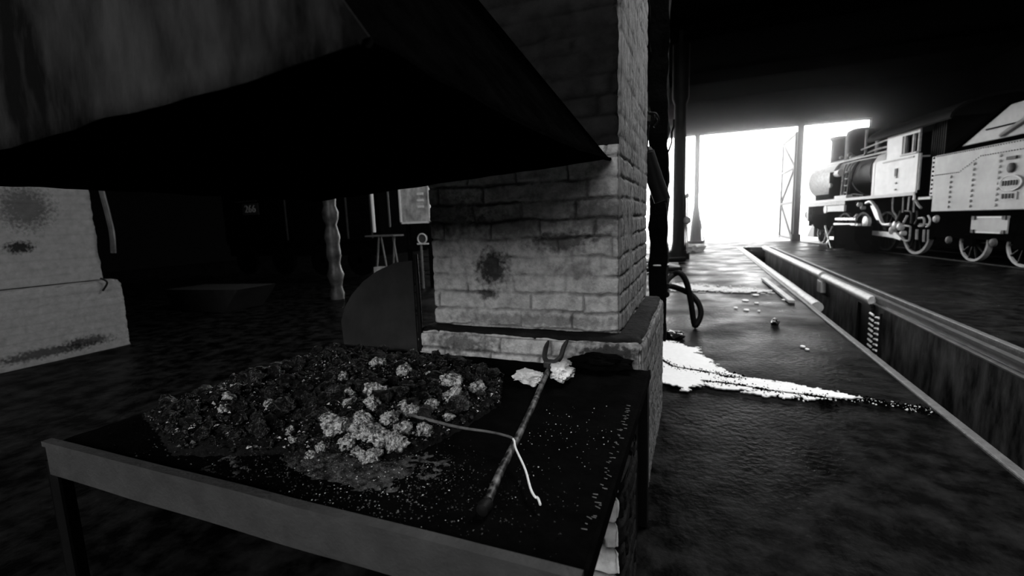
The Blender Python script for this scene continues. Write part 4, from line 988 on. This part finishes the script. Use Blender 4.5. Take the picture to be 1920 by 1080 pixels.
for (x, z, r_, m_) in ((6.40, 1.0, .20, 'rod'), (6.93, .84, .10, 'rod'), (6.72, .86, .07, 'pipe_grey'), (4.62, .90, .13, 'rod'), (4.78, .74, .13, 'pipe_grey'), (4.37, .86, .11, 'rod'), (6.95, 1.62, .08, 'rod'), (6.7, 1.5, .07, 'pipe_grey'), (4.22, .66, .08, 'rod')):
    MB().lathe([(.02, -.1), (r_, -.08), (r_, .03), (r_ * .6, .06), (.02, .07)], (x, 0, z), 16, 'Y').build('rod_bearing', m_, LO, smooth=True)
for x in (3.96, 5.55, 7.1, 8.5): wheel(LO, x, .66, y=-.22, spokes=12, tyre='tyre_white' if x < 4.5 else 'dark_iron')
wheel(LO, 10.6, .42, y=-.25)
MB().b2((2.95, -.18, .52), (4.75, -.10, 1.75)).build('injector_bracket', 'frame_black', LO)
MB().b2((5.9, -.4, .05), (7.0, -.2, .95)).build('ash_pan', 'frame_black', LO)
# pipework below the cab
RN = random.Random(11)
pipes = [
 [(4.13, .02, 1.34), (3.86, .02, 1.32), (3.80, .02, 1.2), (3.80, .02, .97)],
 [(4.10, .02, .90), (3.84, .02, .88), (3.80, .02, .78), (3.82, .02, .48), (4.0, .02, .45), (4.2, .02, .5)],
 [(3.60, .0, 1.34), (3.56, .0, 1.1), (3.66, .0, .95)],
 [(3.5, .0, 1.12), (3.26, .0, 1.12), (3.24, .0, .92), (3.45, .0, .90)],
 [(3.08, .0, 1.2), (2.98, .0, 1.08), (3.02, .0, .92), (3.12, .0, .88)],
 [(4.86, .0, 1.80), (4.84, .0, 1.4), (4.62, .0, 1.2), (4.56, .0, 1.0)],
 [(4.60, .02, .95), (4.42, .02, 1.22), (4.36, .02, 1.36)],
 [(3.52, .0, .80), (3.5, .0, .5)], [(3.2, .0, .8), (3.18, .0, .45)], [(3.02, .0, .8), (3.0, .0, .5)],
 [(3.7, .0, 1.64), (3.55, .0, 1.5), (3.42, .0, 1.42)], [(4.05, .0, 1.2), (4.2, .0, 1.0)],
 [(4.5, -.1, 1.78), (4.48, -.1, 1.3)], [(4.2, -.1, 1.78), (4.22, -.1, 1.35)], [(3.95, -.1, 1.7), (3.93, -.1, 1.3)]]
for q in pipes:
    MB().tube(smooth_path(q, 5) if len(q) > 2 else q, RN.uniform(.022, .036), 8).build('pipe', RN.choice(['pipe_grey', 'pipe_grey', 'running_white', 'dark_steel']), LO, smooth=True)
# trestle with two legs and a black cart in front of the engine
e = empty('tool_cart', (0, 0, 0), 0, 'black two wheeled cart with crossed pale legs standing in front of the locomotive', 'cart')
e.location = BASE; e.rotation_euler = (0, 0, TH)
YO = .55
MB().tube([(8.25, YO, .86), (7.62, YO, .02)], .035, 8).build('leg', 'rod', e)
MB().tube([(7.62, YO, .84), (8.0, YO, .42)], .03, 8).build('leg', 'rod', e)
MB().tube([(7.62, YO - .3, .84), (7.55, YO - .3, .02)], .03, 8).build('leg', 'pipe_grey', e)
MB().b2((5.9, YO - .55, .22), (7.35, YO, .86)).build('body', 'frame_black', e, bevel=.03)
MB().b2((7.35, YO - .5, .02), (7.5, YO, .90)).build('end_board', 'frame_black', e, bevel=.03)
MB().prism([(5.2, .02), (6.6, .02), (6.3, .4), (5.9, .4)], YO - .4, YO).build('foot', 'frame_black', e)
MB().cyl((7.75, YO - .1, .17), (7.75, YO + .02, .17), .17, 18).build('wheel', 'frame_black', e)
# white discs painted for glints of daylight on the floor beyond the tender
for (x, y, sx, sy, lab) in ((2.6, -3.6, .5, .5, 'white patch on the floor seen beneath the gap behind the cab'), (2.1, -3.0, .7, .35, 'longer white patch seen just ahead of the front tender wheel'), (.6, -2.9, .6, .3, 'white patch seen between the two tender wheels')):
    m = MB(); n = 16; vs = [(sx * math.cos(2 * PI * k / n), sy * math.sin(2 * PI * k / n), 0) for k in range(n)]; vs2 = [(a * .95, b * .95, .02) for a, b, c in vs]
    m.add(vs + vs2, [tuple(range(n))[::-1], tuple(range(n, 2 * n))] + [(q, (q + 1) % n, n + (q + 1) % n, n + q) for q in range(n)])
    o = m.build('lime_spot', 'lime'); v = Matrix.Rotation(TH, 3, 'Z') @ Vector((x, y, 0)); o.location = (BASE[0] + v.x, BASE[1] + v.y, .0); o.rotation_euler = (0, 0, TH); tag(o, lab, 'spot')

# ================================================================== DARK BACKGROUND SEEN UNDER THE HOOD
e = empty('parked_wagon', (-11.3, 11.0, 0), 0, 'black steel wagon numbered 266 standing in the dark behind the forge', 'wagon')
MB().b2((-3.4, 0, 1.0), (2.9, 2.6, 3.4)).build('body', 'frame_black', e, bevel=.02)
MB().b2((-3.4, .1, .6), (2.9, 2.4, 1.0)).build('frame', 'frame_black', e)
for x in (-.62, 1.75, 2.62): MB().b2((x - .02, -.03, 1.1), (x + .02, 0, 3.3)).build('side_strip', 'seam', e)
for x in (-2.4, -.8, .8, 2.2):
    wheel(e, x, .45, y=.0, tyre='frame_black')
MB().b2((-2.8, -.02, 2.36), (-1.8, .0, 2.39)).build('grab_rail', 'seam', e)
def text(name, body, size, m, parent, loc, rot, ext=.006):
    cu = bpy.data.curves.new(name, 'FONT'); cu.body = body; cu.size = size; cu.extrude = ext; cu.align_x = 'CENTER'; cu.align_y = 'CENTER'
    o = bpy.data.objects.new(name, cu); C.objects.link(o); cu.materials.append(M[m])
    dg = bpy.context.evaluated_depsgraph_get(); me = bpy.data.meshes.new_from_object(o.evaluated_get(dg)); bpy.data.objects.remove(o)
    o = bpy.data.objects.new(name, me); C.objects.link(o); o.parent = parent; o.location = loc; o.rotation_euler = rot; return o
npl = MB().b2((-2.45, -.025, 1.94), (-1.75, 0, 2.30)).build('number_plate', 'seam', e)
text('number', '266', .33, 'paint_white', npl, (-2.1, -.03, 2.12), (PI / 2, 0, 0))
# knobbly wrapped column
kc = MB(); pr = []
for j in range(60):
    z = 7.28 * j / 59; pr.append((.13 + .022 * math.sin(z * 16) + .012 * math.sin(z * 41), z))
kc.lathe(pr, (0, 0, 0), 18); o = kc.build('wrapped_column', 'knob_grey', smooth=True); o.location = (-6.72, 7.27, 0)
tag(o, 'dark knobbly column with blotchy highlights in the shade under the hood', 'column')
# white rod
m = MB(); m.tube([(-7.06, 9, 7.28), (-7.05, 9, 1.29)], .035, 10); tag(recentre(m.build('white_pipe', 'paint_white', smooth=True)), 'thin bright upright pipe left of the streaked grey panel', 'pipe')
m = MB(); m.tube([(-6.62, 9, 7.28), (-6.60, 9, 1.4)], .02, 8); tag(recentre(m.build('thin_pipe', 'seam', smooth=True)), 'thin dull upright pipe between the bright pipe and the panel', 'pipe')
# streaked panel
e = empty('control_panel', (-5.9, 9.0, 1.5), 0, 'streaked grey metal panel cabinet hanging in the dark left of the brick pillar', 'cabinet')
MB().b2((-.36, 0, 0), (.36, .25, 1.2)).build('body', 'panel', e)
fr_ = MB(); fr_.b2((-.40, -.02, -.04), (-.36, .02, 1.24)); fr_.b2((.36, -.02, -.04), (.40, .02, 1.24)); fr_.b2((-.40, -.02, -.04), (.40, .02, 0)); fr_.b2((-.40, -.02, 1.2), (.40, .02, 1.24)); fr_.build('frame', 'paint_white', e)
for z in (.30, .44, .58): MB().b2((.08, -.015, z), (.24, 0, z + .05)).build('label_strip', 'paint_white', e)
MB().b2((-.3, .05, -1.5), (-.26, .2, 0)).build('leg', 'frame_black', e); MB().b2((.26, .05, -1.5), (.3, .2, 0)).build('leg', 'frame_black', e)
# trestle
e = empty('work_trestle', (-6.45, 8.6, 0), 0, 'thin legged metal trestle standing below the streaked panel', 'trestle')
for (a, b, c_, d) in ((-.35, 0, -.18, 1.2), (.05, 0, -.12, 1.2), (.35, 0, .20, 1.2), (.1, 0, .24, 1.2)):
    MB().tube([(a, b, 0), (c_, b, d)], .018, 6).build('leg', 'dull_grey', e)
MB().b2((-.40, -.2, 1.2), (.35, .2, 1.23)).build('top', 'dull_grey', e)
MB().b2((-.3, -.1, .36), (.08, .1, .52)).build('tray', 'panel', e)
# round dial
e = empty('round_dial', (-5.68, 8.9, .75), 0, 'small round dial on a stand close to the left edge of the brick pillar', 'dial')
MB().ring((0, -.02, .37), .11, .012, 24, 6, 'Y').build('rim', 'paint_white', e)
MB().cyl((0, 0, .37), (0, .04, .37), .11, 24).build('face', 'seam', e)
MB().b2((-.14, -.02, .24), (.14, .02, .27)).build('shelf', 'paint_white', e)
MB().tube([(-.05, 0, .24), (-.05, 0, -.75)], .025, 8).build('stand', 'dull_grey', e)
# low trough
e = MB(); e.prism([(-9.3, .38), (-7.35, .42), (-7.75, 0), (-9.1, 0)], 5.6, 6.4)
o = recentre(e.build('quench_trough', mat('dull_trough', .010, .7, amt=.5, scale=4))); tag(o, 'dark steel trough on the floor between the left pier and the column', 'trough')

# ================================================================== haze volume added to imitate lens bloom at the doors
hm = bpy.data.materials.new('shed_haze'); hm.use_nodes = True; nt = hm.node_tree
for n in list(nt.nodes):
    if n.type != 'OUTPUT_MATERIAL': nt.nodes.remove(n)
vo = nt.nodes.new('ShaderNodeVolumeScatter'); vo.inputs['Color'].default_value = (1, 1, 1, 1)
vo.inputs['Density'].default_value = HAZE; vo.inputs['Anisotropy'].default_value = .975
nt.links.new(vo.outputs[0], [n for n in nt.nodes if n.type == 'OUTPUT_MATERIAL'][0].inputs['Volume'])
M['haze'] = hm
h = MB().b2((-5, 14, .05), (10.9, 26.7, 7.2)).build('haze', 'haze')
tag(h, 'thin smoky haze glowing in front of the bright engine doors', 'haze', kind='stuff')
